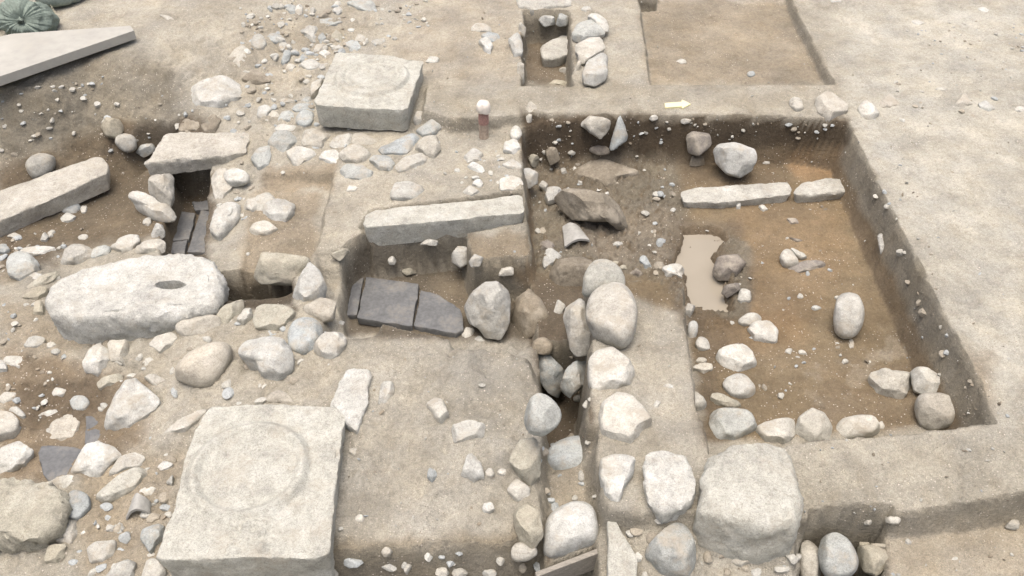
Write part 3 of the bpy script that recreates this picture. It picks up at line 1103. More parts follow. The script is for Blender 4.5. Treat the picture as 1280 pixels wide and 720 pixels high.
S('g', 'bluish oblong stone alone near the back corner of the far column base', '463,54 466,50 480,48 481,55 466,58', ang=.85, flat=.8)
S('g', 'blue grey stone at the back edge of the far column base', '431,57 437,52 446,52 451,60 446,64 438,63', ang=.4)
S('p', 'small flat stone between two blue grey ones behind the far column base', '443,53 448,43 461,47 455,53', ang=.7)
S('w', 'small white pebble behind the far column base', '439,38,5,3')
S('p', 'thin pale stone behind the far column base left corner', '422,60,7,3')
S('w', 'white angular stone left of the far column base corner', '398,66 406,63 412,66 414,74 408,75', ang=.8)
S('w', 'wide flat white stone left of the far column base', '374,82 380,77 390,75 400,80 396,86 386,89', flat=.9, ang=.5)
S('w', 'white stone wedged against the far column base left side', '398,85 400,81 411,79 408,86 402,88', ang=.6)
S('w', 'small white stone left of the wide flat white one', '356,83 362,80 369,82 366,89 360,90', ang=.6)
S('g', 'grey stone edging a small brown hole in the rubble, left side', '351,80 356,64 363,64 362,76 355,83', ang=.6)
S('g', 'grey stone edging a small brown hole in the rubble, right side', '373,76 378,68 385,71 383,76 376,79', ang=.6)
S('p', 'small stone at the top of a small brown hole in the rubble', '369,66,6,4')
S('p', 'pale stone leaning in the rubble under the rounded grey one', '354,58,5,8')
S('w', 'white stone stuck to the left side of the far column base', '389,122 390,105 397,101 404,96 401,108 395,118', ang=.6, lift=.02)
S('p', 'pinkish embedded stone beside the right corner of the far column base', '532,77 538,71 548,72 548,78 538,80')

group('cobbles packed in front of the far column base')
S('w', 'white cobble at the left end of the packed cobbles, touching two others', '322,146 324,134 333,132 340,137 335,145 327,148')
S('p', 'pinkish cobble right below the left end white one', '331,151 340,138 347,142 348,150 338,152')
S('p', 'thin flat cobble at the back left of the packing', '346,128 354,123 364,124 370,129', ang=.6)
S('g', 'flat grey cobble with pale front left of the base corner', '348,153 352,141 362,139 371,147 369,153', ang=.6)
S('g', 'blue grey cobble behind a pale squared one, left of the base', '364,138 372,131 387,130 388,139 377,145')
S('g', 'small grey cobble touching the base left corner', '374,128 381,121 389,122 389,130')
S('g', 'tall bluish cobble against the base front left corner', '369,152 374,142 380,139 391,141 391,157 378,160', ang=.3)
S('w', 'flat white cobble below the grey ones on the left', '343,162 350,156 369,157 368,164 346,165', ang=.6, flat=1)
S('g', 'wide blue grey cobble at the left front of the packing', '337,178 345,166 360,165 372,176 367,191 344,193', ang=.4)
S('p', 'large flat pinkish cobble directly before the base', '375,182 382,163 392,161 416,170 408,186 390,188', ang=.6, flat=.9)
S('p', 'squarish cobble right of the large pinkish one', '413,182 418,172 435,167 442,171 437,184 420,187', ang=.7, flat=.9)
S('p', 'flat grey pink cobble below the middle of the base front', '440,182 443,168 453,167 470,176 468,185', ang=.7, flat=.9)
S('g', 'largest flat blue grey cobble of the packing', '472,186 490,178 515,166 526,173 524,187 505,198 480,197', ang=.5, flat=.9)
S('g', 'oblong grey cobble at the upper right of the packing', '521,163 540,150 553,153 554,161 530,174', ang=.5)
S('w', 'upright white cobble at the base right front corner', '517,150 521,140 528,141 531,152 522,160', ang=.4)
S('p', 'beige grey cobble under the oblong one at the right end', '520,186 530,173 544,170 549,188 541,203 528,195', ang=.5)
S('w', 'cream fronted long cobble at the right front of the packing', '494,204 505,197 525,192 536,196 538,202 515,215 498,217', ang=.5)
S('g', 'grey cobble left of the cream fronted one', '463,199 470,194 485,196 492,205 488,214 470,213', ang=.4)
S('p', 'whitish flat cobble in the middle front of the packing', '425,193 432,186 447,180 463,194 460,203 450,207 430,202', ang=.6, flat=.9)
S('g', 'flat topped blue cobble sitting alone in the front row', '427,213 435,206 452,207 466,217 464,226 450,226 430,222', ang=.5, flat=1)
S('w', 'pale cobble left of the whitish flat one, with broken front', '399,198 405,190 418,188 425,195 428,205 410,205', ang=.6)
S('w', 'angular white cobble with pointed lower edge at the sounding rim', '360,190 372,184 388,188 396,196 390,200 380,202 370,212', ang=.8)
S('g', 'long grey cobble above the angular white one', '338,188 345,180 370,180 366,188 350,194 341,194', ang=.4)
S('g', 'grey cobble at the left rim of the sounding', '315,198 322,187 337,183 338,196 336,211 322,212', ang=.4)

group('loose stones on the middle platform')
S('p', 'rounded pale boulder on the platform behind the long cream slab', '491,240 496,229 510,228 524,232 529,240 527,249 500,252 491,249', ang=.35, name='boulder')
S('w', 'small low stone on the platform below the flat topped blue cobble', '433,240 437,232 446,234 447,240')
S('w', 'flat white stone beside a smaller one just behind the long cream slab', '578,241 588,232 600,241 592,246')
S('w', 'smallest white stone just behind the long cream slab', '597,230,6,6')
S('w', 'white crumbly patch of stone in the middle of the platform', '581,195 592,186 603,192 600,203 583,206', ang=.6, emb=.6)
S('w', 'pointed white stone under the crumbly white patch', '584,209 592,203 602,208 607,218 596,217', ang=.7)
S('w', 'large whitish stone at the platform right edge, near the slab end', '626,240 627,224 640,221 651,224 653,239', ang=.5, emb=.55)
S('w', 'white stone hanging over the trench at the platform edge', '648,222 652,213 661,212 671,217 670,228 660,234', lift=.02)
S('w', 'pale stone at the platform edge behind the overhanging white one', '627,207 640,199 650,206 650,214 638,213')
S('w', 'whitish rounded stone at the platform edge, far end', '630,190 632,178 644,175 650,185 645,193')
S('w', 'creamy rounded stone at the corner of platform and far baulk', '638,165 645,156 652,165 650,175 640,177', ang=.2)
S('p', 'upright stone set in the far baulk above the trench corner', '656,142 662,127 671,134 667,148 658,150', ang=.6)

group('stones in and round the shallow sounding')
S('p', 'pale grey stone at the back left of the sounding floor', '314,262 322,246 334,242 343,250 340,262 325,270')
S('w', 'large pale flat stone in the middle of the sounding', '330,270 334,253 350,250 368,257 366,270 356,279 334,277', ang=.5, flat=.9)
S('p', 'low pale stone in front of the large one in the sounding', '314,286 320,279 333,277 345,285 344,294 318,296')
S('t', 'big tan flat topped stone at the near end of the sounding', '316,346 327,314 350,316 390,322 383,345 372,358 325,356', ang=.7, flat=1, name='boulder', emb=.2)
S('w', 'white pointed stone right of the big tan one', '366,372 376,345 386,328 398,338 408,360 400,378 376,380', ang=.7, name='boulder')
S('t', 'flat stone bedded in the earth below the platform front', '414,319 428,311 437,313 425,325', ang=.6, emb=.6)

group('stones round the brick floored channel')
S('c', 'tan pillar stone holding up the left end of the bridging slab', '187,221 215,219 217,250 212,260 200,252 187,241', ang=.8, flat=0, emb=.1, name='support_stone')
S('w', 'long lumpy pale stone lying left of the channel', '160,246 165,240 178,241 186,245 200,248 210,258 218,268 216,275 204,277 188,272 176,259', ang=.5, emb=.2, lift=.03, name='boulder')
S('w', 'small white stone below the long lumpy one', '188,296 195,279 203,283 205,293 197,298')
S('w', 'tiny pale pebble left of the small white stone by the channel', '184,278,5,6')
S('w', 'white stone under the right end of the bridging slab', '266,225 272,214 283,213 293,228 290,240 270,252', ang=.5, lift=0.)
S('w', 'pale rounded stone lying on the white one right of the slab', '280,217 292,211 305,214 311,223 305,231 285,229', lift=.05, ang=.3)
slab('lining_stone', 'tall pale stone lining the right side of the channel', 'w', '260,284 264,262 280,249 300,250 298,266 284,284 270,294', -.22, .34, 'stone', GROUP[0],
     chip=.014, rough=.014, bev=.045, n=80, edge=2)
S('w', 'pale round stone beside the tall lining stone', '305,262 310,250 324,248 328,262 318,268')
S('p', 'small stone near the tip of the bridging slab, on the brown floor', '144,215 152,209 162,211 160,217 150,218')

group('stones in the brown hollow by the long beam')
S('g', 'bluish small stone of a touching pair below the beam', '78,261 83,255 97,255 101,263 93,269 80,267')
S('p', 'beige small stone of a touching pair below the beam', '77,272 84,266 95,271 90,279 78,278')
S('w', 'white bit just right of the pair below the beam', '105,262,4,6')
S('w', 'small upright white stone below the beam near the brown clods', '51,299 55,290 60,295 59,302 53,303')
S('w', 'thin flake lying in the brown clods by the left edge', '8,295 18,291 28,295 18,298', ang=.7)
S('g', 'grey stone cut by the left edge of the hollow', '-6,308 6,305 13,314 6,318 -6,318')
S('w', 'long flat whitish stone with a pointed right end in the hollow', '22,320 30,309 66,307 70,312 45,322', ang=.6, flat=.9)
S('g', 'blocky pinkish grey stone under the long flat one', '10,329 15,318 32,317 47,330 45,341 27,354 14,345', ang=.6)
S('w', 'white stone leaning on the blocky pinkish one', '32,351 40,340 57,345 56,353 38,357', ang=.5)
S('t', 'flat tan slab of rock at the left end of the pierced stone', '30,364 50,345 76,337 66,350 52,362', ang=.7, flat=1)
S('w', 'pale stone at the left of the row behind the pierced stone', '77,334 83,312 92,307 110,309 116,320 100,331', ang=.5)
S('g', 'bluish stone second in the row behind the pierced stone', '113,313 130,307 139,312 135,321 117,325', ang=.4)
S('w', 'tallest pale stone of the row behind the pierced stone', '138,311 150,298 168,292 173,302 165,316 150,319', ang=.5)
S('w', 'creamy stone at the right end of the row behind the pierced stone', '170,313 180,302 200,299 206,307 202,315 172,317', ang=.4)

group('stones on the slope in front of the pierced stone')
S('t', 'flat stone at the left foot of the pierced stone', '28,372 38,362 55,358 60,363 45,376', ang=.7)
S('t', 'tan stone bedded against the pierced stone left end', '42,395 44,378 52,376 56,394', ang=.5)
S('t', 'thin tan stone stuck in the slope below the pierced stone', '88,406 95,402 110,413 107,420 97,420', ang=.7)
S('w', 'pale bedded stone under the seam of the pierced stone', '128,413 135,409 151,411 147,421 135,423')
S('p', 'low whitish stone in the brown slope', '31,431 38,421 55,422 53,434 34,436', emb=.6)
S('w', 'small cream pebble in the brown slope', '64,432,6,4')
S('w', 'small white pebble under the thin tan stone', '97,424,5,5')
S('p', 'small pinkish pebble under the cream one on the slope', '70,440,6,4')
S('w', 'cracked white stone at the left edge, upper', '5,453 8,446 25,446 31,453 25,460 14,460', ang=.6)
S('w', 'white stone cut by the left edge next to the cracked one', '-8,452 4,451 11,462 2,466 -8,466')
S('w', 'heart shaped white stone above the tan bedded one', '104,454 110,440 120,431 130,434 139,446 137,465 122,472 108,466', ang=.4, name='boulder', emb=.2)
S('p', 'squarish pale stone right of the heart shaped one', '136,428 158,427 162,445 157,457 140,452', ang=.5)
S('t', 'tan stone under the heart shaped one', '123,478 130,472 150,467 151,476 135,485 126,487', ang=.5)
S('p', 'low grey stone in front of the pierced stone, half buried', '187,432 195,422 212,417 221,420 219,432 202,443', emb=.6)
S('c', 'smooth long cream cobble touching the pierced stone front', '221,413 224,402 245,397 265,394 278,401 282,410 265,420 235,422', ang=.15, flat=.2)
S('t', 'angular tan stone between the cream cobble and the dark gap', '262,398 280,382 304,374 302,390 288,404', ang=.8)
S('p', 'small angular stone next to the dark gap', '297,400 303,390 310,381 316,395 305,406', ang=.8)
S('c', 'big smooth oval boulder in the middle of the left slope', '217,467 222,452 240,437 262,428 280,426 291,434 290,450 275,475 260,485 235,480 221,475', ang=.15, flat=.3, name='boulder')
S('w', 'large triangular whitish boulder beside the small dark tile', '129,537 133,515 145,490 158,472 168,471 185,485 201,500 200,515 185,530 165,541 140,548', ang=.5, flat=.8, name='boulder')
S('w', 'small white stone at the tip of the triangular boulder', '181,471 192,468 207,476 203,487 190,483', ang=.5)
S('w', 'small squared white stone in the dark earth left of the triangular boulder', '66,491 70,485 82,487 80,495 68,496', ang=.6)
S('g', 'round blue grey stone left of the triangular boulder', '88,503 94,496 105,496 112,505 108,516 95,515', ang=.2)
S('w', 'thin white flake on the brown earth near the blue grey stone', '47,519 62,513 75,515 62,524', ang=.7, depth=.5)
S('w', 'pale smooth stone at the left edge above the white angular block', '-10,515 10,515 22,525 23,536 15,549 -10,557', ang=.3)
S('w', 'long pale stone lying on the smooth left edge stone', '10,512 20,508 33,520 30,526', ang=.5)
S('w', 'low white stone at the left edge above the smooth one', '-4,500 6,491 20,492 20,501 6,506', emb=.5)
S('c', 'flat tan block with a broken front, left of the small dark tile', '51,556 65,528 80,520 105,521 107,527 98,545 80,558 60,558', ang=.8, flat=1)
S('w', 'white angular block with a sharp right edge at the left margin', '-12,580 3,560 22,553 42,565 40,573 20,592 -12,597', ang=.85, flat=.8, name='boulder')
S('w', 'large cobble with a lobed front at the head of the front slab', '299,440 310,427 330,424 352,424 362,440 365,460 358,473 342,482 325,472 318,455 305,450', ang=.4, name='boulder')
S('c', 'low cream stone at the back edge of the near column base', '330,504 338,492 350,488 362,495 368,506', ang=.2)
S('t', 'tan flat rock at the near edge of the dark gap', '318,396 325,382 350,382 370,388 362,408 345,416 322,412', ang=.6, flat=.9)
S('g', 'round grey cobble below the pointed white stone', '361,415 370,400 390,398 402,410 402,430 390,445 375,448 363,440', ang=.3, name='boulder')
S('w', 'pale faceted cobble right of the round grey one', '393,432 400,422 415,410 427,415 432,430 425,446 412,453 397,446', ang=.6, name='boulder')
S('c', 'cream stone capping the earth above the round grey cobble', '382,384 400,374 418,378 415,398 398,402 384,396', ang=.5, emb=.5)
S('c', 'ragged pale fringe stone behind the near column base left corner', '203,543 225,524 250,513 262,512 240,540 225,546', ang=.6, flat=1)

group('stones left of the near column base')
S('p', 'flat grey stone behind the rough corner block', '57,603 70,597 88,594 105,603 108,612 95,616 80,613', ang=.6, flat=.9)
S('g', 'smooth rounded grey cobble beside the rough corner block', '80,645 83,622 92,613 108,618 114,632 110,645 100,656 85,651', ang=.2)
S('c', 'small cube shaped stone below the smooth grey cobble', '67,676 72,652 95,652 98,665 93,681 85,682', ang=.7, flat=1, depth=.9)
S('t', 'smaller cube shaped stone below the other cube', '57,698 62,683 82,681 81,695 70,704 58,704', ang=.7, flat=1)
S('w', 'broad whitish block right of the broken dark tile', '88,592 100,570 108,557 122,554 140,560 150,570 140,586 125,601 105,598', ang=.6, flat=.8, name='boulder')
S('w', 'white stone with dark right notch next to the broad whitish block', '137,591 150,572 165,567 180,570 178,581 160,590 142,598', ang=.7)
S('y', 'long cream flat stone pointing up right in the middle of the near left rubble', '115,626 125,612 150,592 172,582 187,588 185,601 165,620 130,633', ang=.6, flat=1)
S('w', 'small white stone right of the long cream one', '172,616 180,608 194,610 190,623 178,623', ang=.6)
S('w', 'thin white stone beside the upper left of the near column base', '195,586 205,577 216,580 213,587 200,591')
S('g', 'narrow grey stone touching the near column base left side', '208,603 216,593 217,611', ang=.5)
S('g', 'flat grey stone under the near column base left corner', '177,673 180,663 200,656 204,665 196,682 190,695', ang=.5)
S('p', 'pale bedded stone in the earth below the curved tile fragment', '111,686 120,679 143,677 145,690 135,703 115,703', emb=.6)
S('w', 'white pebble right below the curved tile fragment', '138,661,5,5')
S('w', 'whitish stone at the bottom edge left of the near column base', '125,728 145,705 160,700 171,706 165,728', ang=.5)
S('w', 'white stone tucked under the near column base front left', '176,728 185,701 196,700 207,716 205,728', ang=.6)

group('stones bedded in the front platform')
S('p', 'oblong stone bedded beside the plank shaped stone', '473,505 478,480 490,478 492,490 484,511', emb=.65)
S('w', 'pinkish white egg shaped stone at the platform centre', '534,506 545,499 553,502 560,520 553,531 545,526', ang=.4)
S('w', 'square flat white stone right of the egg shaped one', '567,533 585,527 604,530 602,546 580,553 570,553', ang=.6, flat=1, emb=.5)
S('w', 'pale pointed stone below the square flat one', '577,596 587,566 600,580 605,600 592,603', ang=.6)
S('w', 'small white pebble right of the pointed stone', '612,593,6,7', ang=.2)
S('w', 'smaller white pebble further right of the pointed stone', '628,591,6,5', ang=.2)
S('g', 'small greenish stone bedded in the platform centre', '540,594,6,9', emb=.6)
S('w', 'white stone on the right rim of the front platform', '635,613 645,600 660,610 661,625 650,632', ang=.5)
S('w', 'round pale pebble near the platform front edge', '610,635,7,7', emb=.6)
S('w', 'white pebble at the left of the platform front', '450,649,6,6', emb=.6)
S('p', 'small pale stone beside the near base upper right', '443,565,6,5', emb=.5)
S('g', 'large rounded greyish boulder bulging from the platform right side', '655,532 661,502 674,492 690,500 700,515 698,529 680,544 665,541', ang=.3, name='boulder', lift=.25)
S('p', 'pale bump of stone in the platform front face, left', '484,690,7,6', emb=.5)
S('p', 'rounded lump at the platform lower right corner', '640,692 645,680 660,680 673,690 660,700 645,701', ang=.3, lift=.1)
S('w', 'white pebble below the platform front, left of two', '553,715,8,6')
S('p', 'pebble below the platform front, right of two', '575,717,9,6')
S('g', 'pale pebble under the platform lower right lump', '612,716,8,6')

S('t', 'rough earthy rock in the front platform right edge, behind the rim stone', '636,575 650,548 668,540 676,565 676,600 664,618 645,606', ang=.6, name='boulder')
S('t', 'rough earthy rock in the front platform right edge, before the rim stone', '642,640 658,632 674,640 678,668 668,684 648,676', ang=.6, name='boulder')
group('stones in the dark slot between platform and wall')
S('b', 'brown wet standing stone in the dark slot', '640,404 646,375 662,362 675,375 687,397 680,414 650,419', ang=.5, name='boulder')
S('b', 'round brown stone low in the dark slot', '665,440 668,426 680,422 690,430 688,442', ang=.2)
S('p', 'small pale upright stone at the head of the dark slot', '692,394 697,375 706,382 702,396', ang=.5)
S('g', 'grey white angular stone leaning on the platform right side', '668,470 672,440 680,438 703,462 703,480 697,496 685,488', ang=.7, lift=.12)
S('w', 'creamy large boulder with a pointed crest in the recess beside the bricks', '579,384 590,364 606,352 622,351 636,362 639,378 636,410 625,424 606,421 598,410 586,404', ang=.7, flat=.3, emb=.1, name='boulder')
S('p', 'small stone tucked under the left of the creamy recess boulder', '578,418 583,410 592,412 591,424 580,426')
S('p', 'small stone tucked under the front of the creamy recess boulder', '592,424 600,420 607,428 596,431')
S('w', 'white stone at the foot of the earth pillar', '623,344 628,335 640,334 641,343', lift=.0)
S('w', 'pale stone in the left face of the earth pillar', '566,327 566,318 572,310 583,310 584,328 576,333', lift=.12, ang=.4)
S('w', 'white stone in the front face of the earth pillar', '587,327 593,319 604,322 599,332 590,333', lift=.12)
S('p', 'flat pale stone in the back wall of the recess', '525,305 535,299 547,301 544,307', emb=.5, lift=.15)
S('p', 'tiny pale stone in the recess back wall', '490,326,5,5', lift=.05)
S('t', 'tan flake lying on the recess floor behind the bricks', '501,338 512,335 520,341 508,344')

group('round stones of the wall')
S('y', 'cream stone at the far end of the wall, under the largest oval one', '729,372 731,345 742,328 756,325 770,332 780,347 776,368', ang=.3, name='boulder', lift=.02)
S('c', 'large smooth oval cream boulder on top of the wall far end', '731,396 735,370 750,355 775,350 790,362 797,385 796,410 790,428 778,438 760,430 740,420 733,405', ang=.2, flat=.95, name='boulder', lift=.05)
S('w', 'pale block on the slot side under the large oval boulder', '703,396 708,382 730,370 735,400 742,425 738,444 720,446 712,436 708,415', ang=.6, name='boulder', lift=.3)
S('g', 'grey faceted stone jutting into the dark slot from the wall', '701,485 708,462 720,453 736,455 736,475 720,490 712,497', ang=.85, lift=.25)
S('w', 'white flat stone of the wall, next after the oval boulder', '737,478 738,450 748,440 765,436 785,450 791,465 786,480 766,490 745,498', ang=.4, flat=1.15, name='boulder')
S('w', 'round white stone of the wall, second after the oval boulder', '750,521 755,505 772,493 790,497 807,515 813,524 808,536 800,548 785,558 760,556 752,540', ang=.35, flat=1.15, name='boulder')
S('w', 'white long stone of the wall left of the squared cream block', '748,592 750,572 770,567 795,570 793,590 782,612 774,634 760,637 752,615', ang=.4, flat=1.15, name='boulder')
S('g', 'bluish stone bedded left of the wall, upper', '680,582 685,565 700,552 720,546 740,550 748,570 745,595 725,600 700,596', ang=.25, flat=1.0, name='boulder', emb=.45)
S('w', 'big rounded white stone behind the timber plank', '677,692 682,650 695,635 720,625 740,630 748,650 748,682 725,692 700,703 685,704', ang=.2, name='boulder', emb=.35)
S('g', 'light bluish round boulder at the bottom edge of the wall', '805,690 815,675 840,652 858,655 870,680 870,705 865,728 825,728 810,710', ang=.3, name='boulder', emb=.25)
slab('boulder', 'largest cream boulder with a flat top at the near end of the wall', 'y',
     '875,632 879,590 888,567 920,549 955,546 984,555 999,580 1006,622 1002,652 960,660 912,648 884,642', .085, .34, 'stone', GROUP[0],
     chip=.014, rough=.010, bev=.06, n=140, rings=24, taper=0, edge=1)
S('p', 'small pale stone below the largest cream boulder', '868,672 880,662 903,660 905,690 885,690', emb=.55)
S('p', 'low pale lump at the bottom below the largest boulder', '912,702 922,690 940,692 944,703 928,710', emb=.5)

group('stones along the near rim of the square trench')
S('g', 'bluish white flat topped stone at the left end of the rim row', '888,522 898,512 915,512 935,514 943,525 943,541 920,557 892,556', ang=.5, flat=.9, name='boulder')
S('w', 'creamy stone second in the rim row', '944,542 950,530 975,524 990,523 993,540 985,556 960,556', ang=.5, flat=.9)
S('p', 'pinkish rounded stone third in the rim row', '992,546 1000,522 1015,511 1030,518 1040,535 1035,549 1000,551', ang=.35)
S('w', 'low wide stone at the right end of the rim row', '1043,542 1050,525 1070,520 1090,519 1097,530 1097,543 1060,548', ang=.3)
S('w', 'white pebble at the right end of the rim row', '1100,533,5,6')
S('p', 'long buried stone on the right edge of the earth strip', '859,506 862,495 870,491 878,497 882,506 878,516', emb=.5)
S('p', 'flat tile like fragment on the earth strip', '826,484 834,480 848,482 843,487', ang=.7, depth=.5)
S('w', 'small white fragment standing on the earth strip', '816,510 820,501 826,503 821,512', ang=.7)
S('p', 'pale fragment on the left side of the earth strip', '803,475,6,3')

group('stones on the floor of the square trench')
S('w', 'large pale boulder below the far wall of the square trench', '893,190 900,181 920,180 940,187 945,196 938,212 925,221 910,217 897,205', ang=.4, flat=.3, emb=.2, name='boulder')
S('w', 'flat white stone right of the large pale boulder', '946,203 950,186 965,183 968,195 966,208 952,207', ang=.6)
S('k', 'grey stone in the far wall above the trench floor', '860,170 868,166 885,168 888,180 875,190 862,186', ang=.4)
S('b', 'brown stone in front of the grey one by the far wall', '862,206 866,195 878,195 880,205')
S('w', 'long upright rounded stone standing alone on the right floor', '1043,411 1044,385 1050,370 1062,367 1074,372 1080,390 1076,410 1065,421 1052,420', ang=.15, flat=.3, emb=.15, name='boulder')
S('w', 'small white pebble below the long upright stone', '1063,431,5,6')
S('p', 'angular pale stone left of the pair in the near right corner', '1086,476 1092,465 1110,461 1140,462 1141,475 1125,505 1112,500 1090,490', ang=.75, flat=.8, emb=.2, name='boulder')
S('p', 'greyish stone behind the round one in the near right corner', '1140,468 1147,460 1160,462 1175,472 1178,490 1160,492 1145,486', ang=.5)
S('p', 'small round stone between the angular and greyish corner stones', '1145,482,6,6')
S('c', 'smooth round stone in the near right corner of the trench', '1145,506 1152,493 1178,493 1193,500 1196,515 1190,530 1165,535 1150,526', ang=.15, flat=.6, name='boulder')
S('w', 'small speckled stone behind the pitted white one', '923,401 935,392 948,393 950,402 940,410 928,408', ang=.3)
S('w', 'pitted white block in the middle of the trench floor', '936,414 942,404 960,403 970,412 968,430 945,431', ang=.5)
S('w', 'wide angular whitish stone right of the earth strip', '895,444 905,434 925,431 935,434 947,457 938,465 915,468 902,461', ang=.6, emb=.25)
S('w', 'egg shaped stone below the wide angular one', '905,479 912,472 928,468 942,482 940,497 922,500 910,494', ang=.15, emb=.25)
S('t', 'flat tapered stone next to the rim row left end', '888,496 898,491 923,503 924,510 908,512', ang=.6)
S('w', 'white oblong stone against the strip edge, upper of two', '859,421 861,405 868,402 873,409 868,426 862,428', ang=.3)
S('w', 'white oval stone against the strip edge, lower of two', '870,429 875,421 884,425 887,436 880,440 872,438', ang=.2)
S('p', 'small flat stone by the strip edge', '866,460 875,455 888,455 890,462 880,467', ang=.6)
S('p', 'small dull pebble by the strip edge above the flat one', '876,451,7,4')
S('w', 'pale stone stuck in the strip edge near the puddle', '854,390 860,380 868,383 864,396')
S('w', 'speckled white stone on a flat grey tile in the trench', '975,323 980,314 987,312 997,325 995,332 982,334', ang=.3, lift=.02)
S('y', 'cream finger shaped stone beside the speckled one', '987,308 1000,315 1009,320 1003,324 994,320', ang=.3, lift=.02)
S('k', 'flat grey broken tile under the speckled white stone', '982,341 988,331 1010,326 1030,326 1034,332 1015,339 985,345', ang=.8, flat=1, depth=.7)
S('d', 'thin dark shard lying behind the finger shaped stone', '983,296 1003,300 999,305', ang=.8, depth=.6)
S('k', 'dull grey shard on the right trench floor behind the dark one', '983,273 995,273 998,280 988,280', ang=.7, depth=.5)
S('w', 'little white stone in front of the kerb slab', '948,258 954,256 960,262 953,265', ang=.5)
S('w', 'short white peg shaped stone touching the kerb slab', '920,261 921,252 926,252 925,262', ang=.6)
S('k', 'dark clod of stone on the right bank of the puddle', '893,337 900,322 920,320 931,330 915,346 900,347', ang=.7, flat=.9)
S('k', 'smaller dark clod below the first on the puddle bank', '903,365 907,357 922,355 924,362 910,370', ang=.6)
S('p', 'greyish stone at the lower right bank of the puddle', '922,376 926,361 937,364 938,378 928,381', ang=.5)
S('w', 'white block with a dark crack at the left bank of the puddle', '827,336 840,331 853,331 852,348 832,346', ang=.8)
S('g', 'slim pale stone upright behind the earth strip', '800,325 803,320 808,322 816,337 808,338', ang=.4)
S('d', 'dark bluish shard behind the earth strip', '785,344 795,335 803,342 800,346', ang=.6)
S('t', 'thin tan flake behind the far end of the wall', '764,327 775,327 785,336 775,337', ang=.7, depth=.5)
S('w', 'white stone in the right trench wall', '1097,296 1103,292 1107,314 1101,318', emb=.45)
S('w', 'pale fragment right of the pitted white block', '1020,385,6,3')

group('rocks in the mud of the square trench')
S('b', 'broad dark brown rock with a ridge in the far left mud', '708,217 738,200 752,196 775,205 797,211 802,219 776,226 770,238 740,236 720,226', ang=.7, flat=.5, emb=.5, name='boulder')
S('b', 'overhanging dark brown rock in the middle of the mud', '690,248 705,235 730,236 760,243 776,258 786,280 783,290 765,278 740,277 715,276 700,263', ang=.75, flat=.3, emb=.15, name='boulder')
S('w', 'pitted white cube perched on the overhanging brown rock', '682,248 685,235 700,235 701,246 690,254 684,254', ang=.6, lift=.03)
S('p', 'small pale pebble left of the pitted white cube', '673,233 678,226 684,230 683,238', lift=.02)
S('b', 'small dark cube in the far left corner of the mud', '682,190 688,185 695,186 699,198 688,204', ang=.7)
S('k', 'oblong greyish stone near the far wall of the mud', '736,187 745,182 760,184 761,192 745,192', ang=.3)
S('t', 'tan pebble at the left edge of the mud', '667,200,6,7')
S('k', 'wet stone under the roof tile', '675,306 682,300 693,306 690,316 678,313')
S('w', 'white angular stone left of the dark rock by the wall end', '679,331 684,313 690,312 702,322 690,333 682,338', ang=.7)
S('b', 'dark wet rock behind the far end of the wall', '688,342 698,326 725,322 742,330 737,352 715,360 695,356', ang=.5, name='boulder')
S('p', 'rocky shard sticking out of the far trench wall', '727,156 735,146 757,149 762,153 757,163 750,169 740,164', ang=.8, lift=.0)
S('g', 'tall triangular grey shard leaning on the far trench wall', '762,180 775,141 784,170 770,179', ang=.5, depth=.35, flat=0, name='stone_shard')
S('w', 'white bit in the far trench wall', '857,151,6,3')
S('w', 'small white bit in the far trench wall left of the arrow', '817,147,5,3')

group('stones of the far right baulk and plateau')
S('w', 'white round stone on the baulk, left of the big buried one', '986,129 992,122 1001,124 1004,138 996,141', ang=.3)
S('c', 'big tan stone buried in the baulk above the trench corner', '1022,141 1022,123 1035,117 1050,125 1060,133 1052,146 1035,152', ang=.35, name='boulder', emb=.4)
S('w', 'white stone at the outer trench corner right of the buried one', '1073,137 1081,127 1092,131 1098,143 1089,152 1078,148', ang=.4, emb=.45)
S('c', 'dusty triangular stone bedded in the plateau near the trench corner', '1098,131 1112,117 1127,134 1104,137', ang=.7, emb=.55)
S('c', 'dusty low mound stone in the plateau, between the triangular and small white one', '1190,136 1205,116 1215,131', ang=.6, emb=.6)
S('w', 'small white stone on the plateau at the right', '1222,131 1232,126 1244,136 1236,140')
S('w', 'flat white flake on the far plateau, lower of two', '1138,27 1146,25 1156,29 1148,33', ang=.6, depth=.5)
S('w', 'flat white flake on the far plateau, upper right', '1220,11 1229,9 1239,14 1230,17', ang=.6, depth=.5)
S('w', 'flat white flake at the far trench corner top', '1045,1,8,3')
S('p', 'thin pale flake right of the dusty triangular stone', '1166,110 1178,109 1189,113 1178,114', depth=.5)
S('w', 'small white stone at the right margin of the plateau', '1275,137,6,4')
S('g', 'small round stone on the floor of the far right trench', '939,93,5,4', ang=.2)
S('w', 'small white flake on the floor of the far right trench', '852,77,6,3')
S('g', 'large grey oval stone in the hole at the bottom right', '1024,691 1030,672 1045,667 1060,675 1073,700 1066,716 1045,722 1030,712', ang=.2, emb=.1, name='boulder', lift=.2)
S('p', 'pale stone against the largest cream boulder at the bottom', '1000,682 1010,675 1026,690 1026,728 1000,728', ang=.3, lift=.2)
S('t', 'tan stone right of the large grey oval one at the bottom', '1073,699 1075,685 1107,683 1109,705 1095,718 1082,713', ang=.4, lift=.2)
S('t', 'small flat tile bit above the tan bottom stone, left', '1074,683 1075,678 1086,678 1086,684', ang=.8, lift=.25)
S('t', 'small flat tile bit above the tan bottom stone, right', '1089,684 1089,679 1106,680 1105,685', ang=.8, lift=.25)
S('w', 'white fleck at the foot of the near baulk', '1084,652,5,4')
S('p', 'small pale stone at the foot of the near baulk', '1116,650,9,5')
S('w', 'white fleck on the floor below the near baulk', '1135,678,4,4')
S('p', 'low stone on the floor at the right edge below the near baulk', '1265,656,9,6', emb=.5)

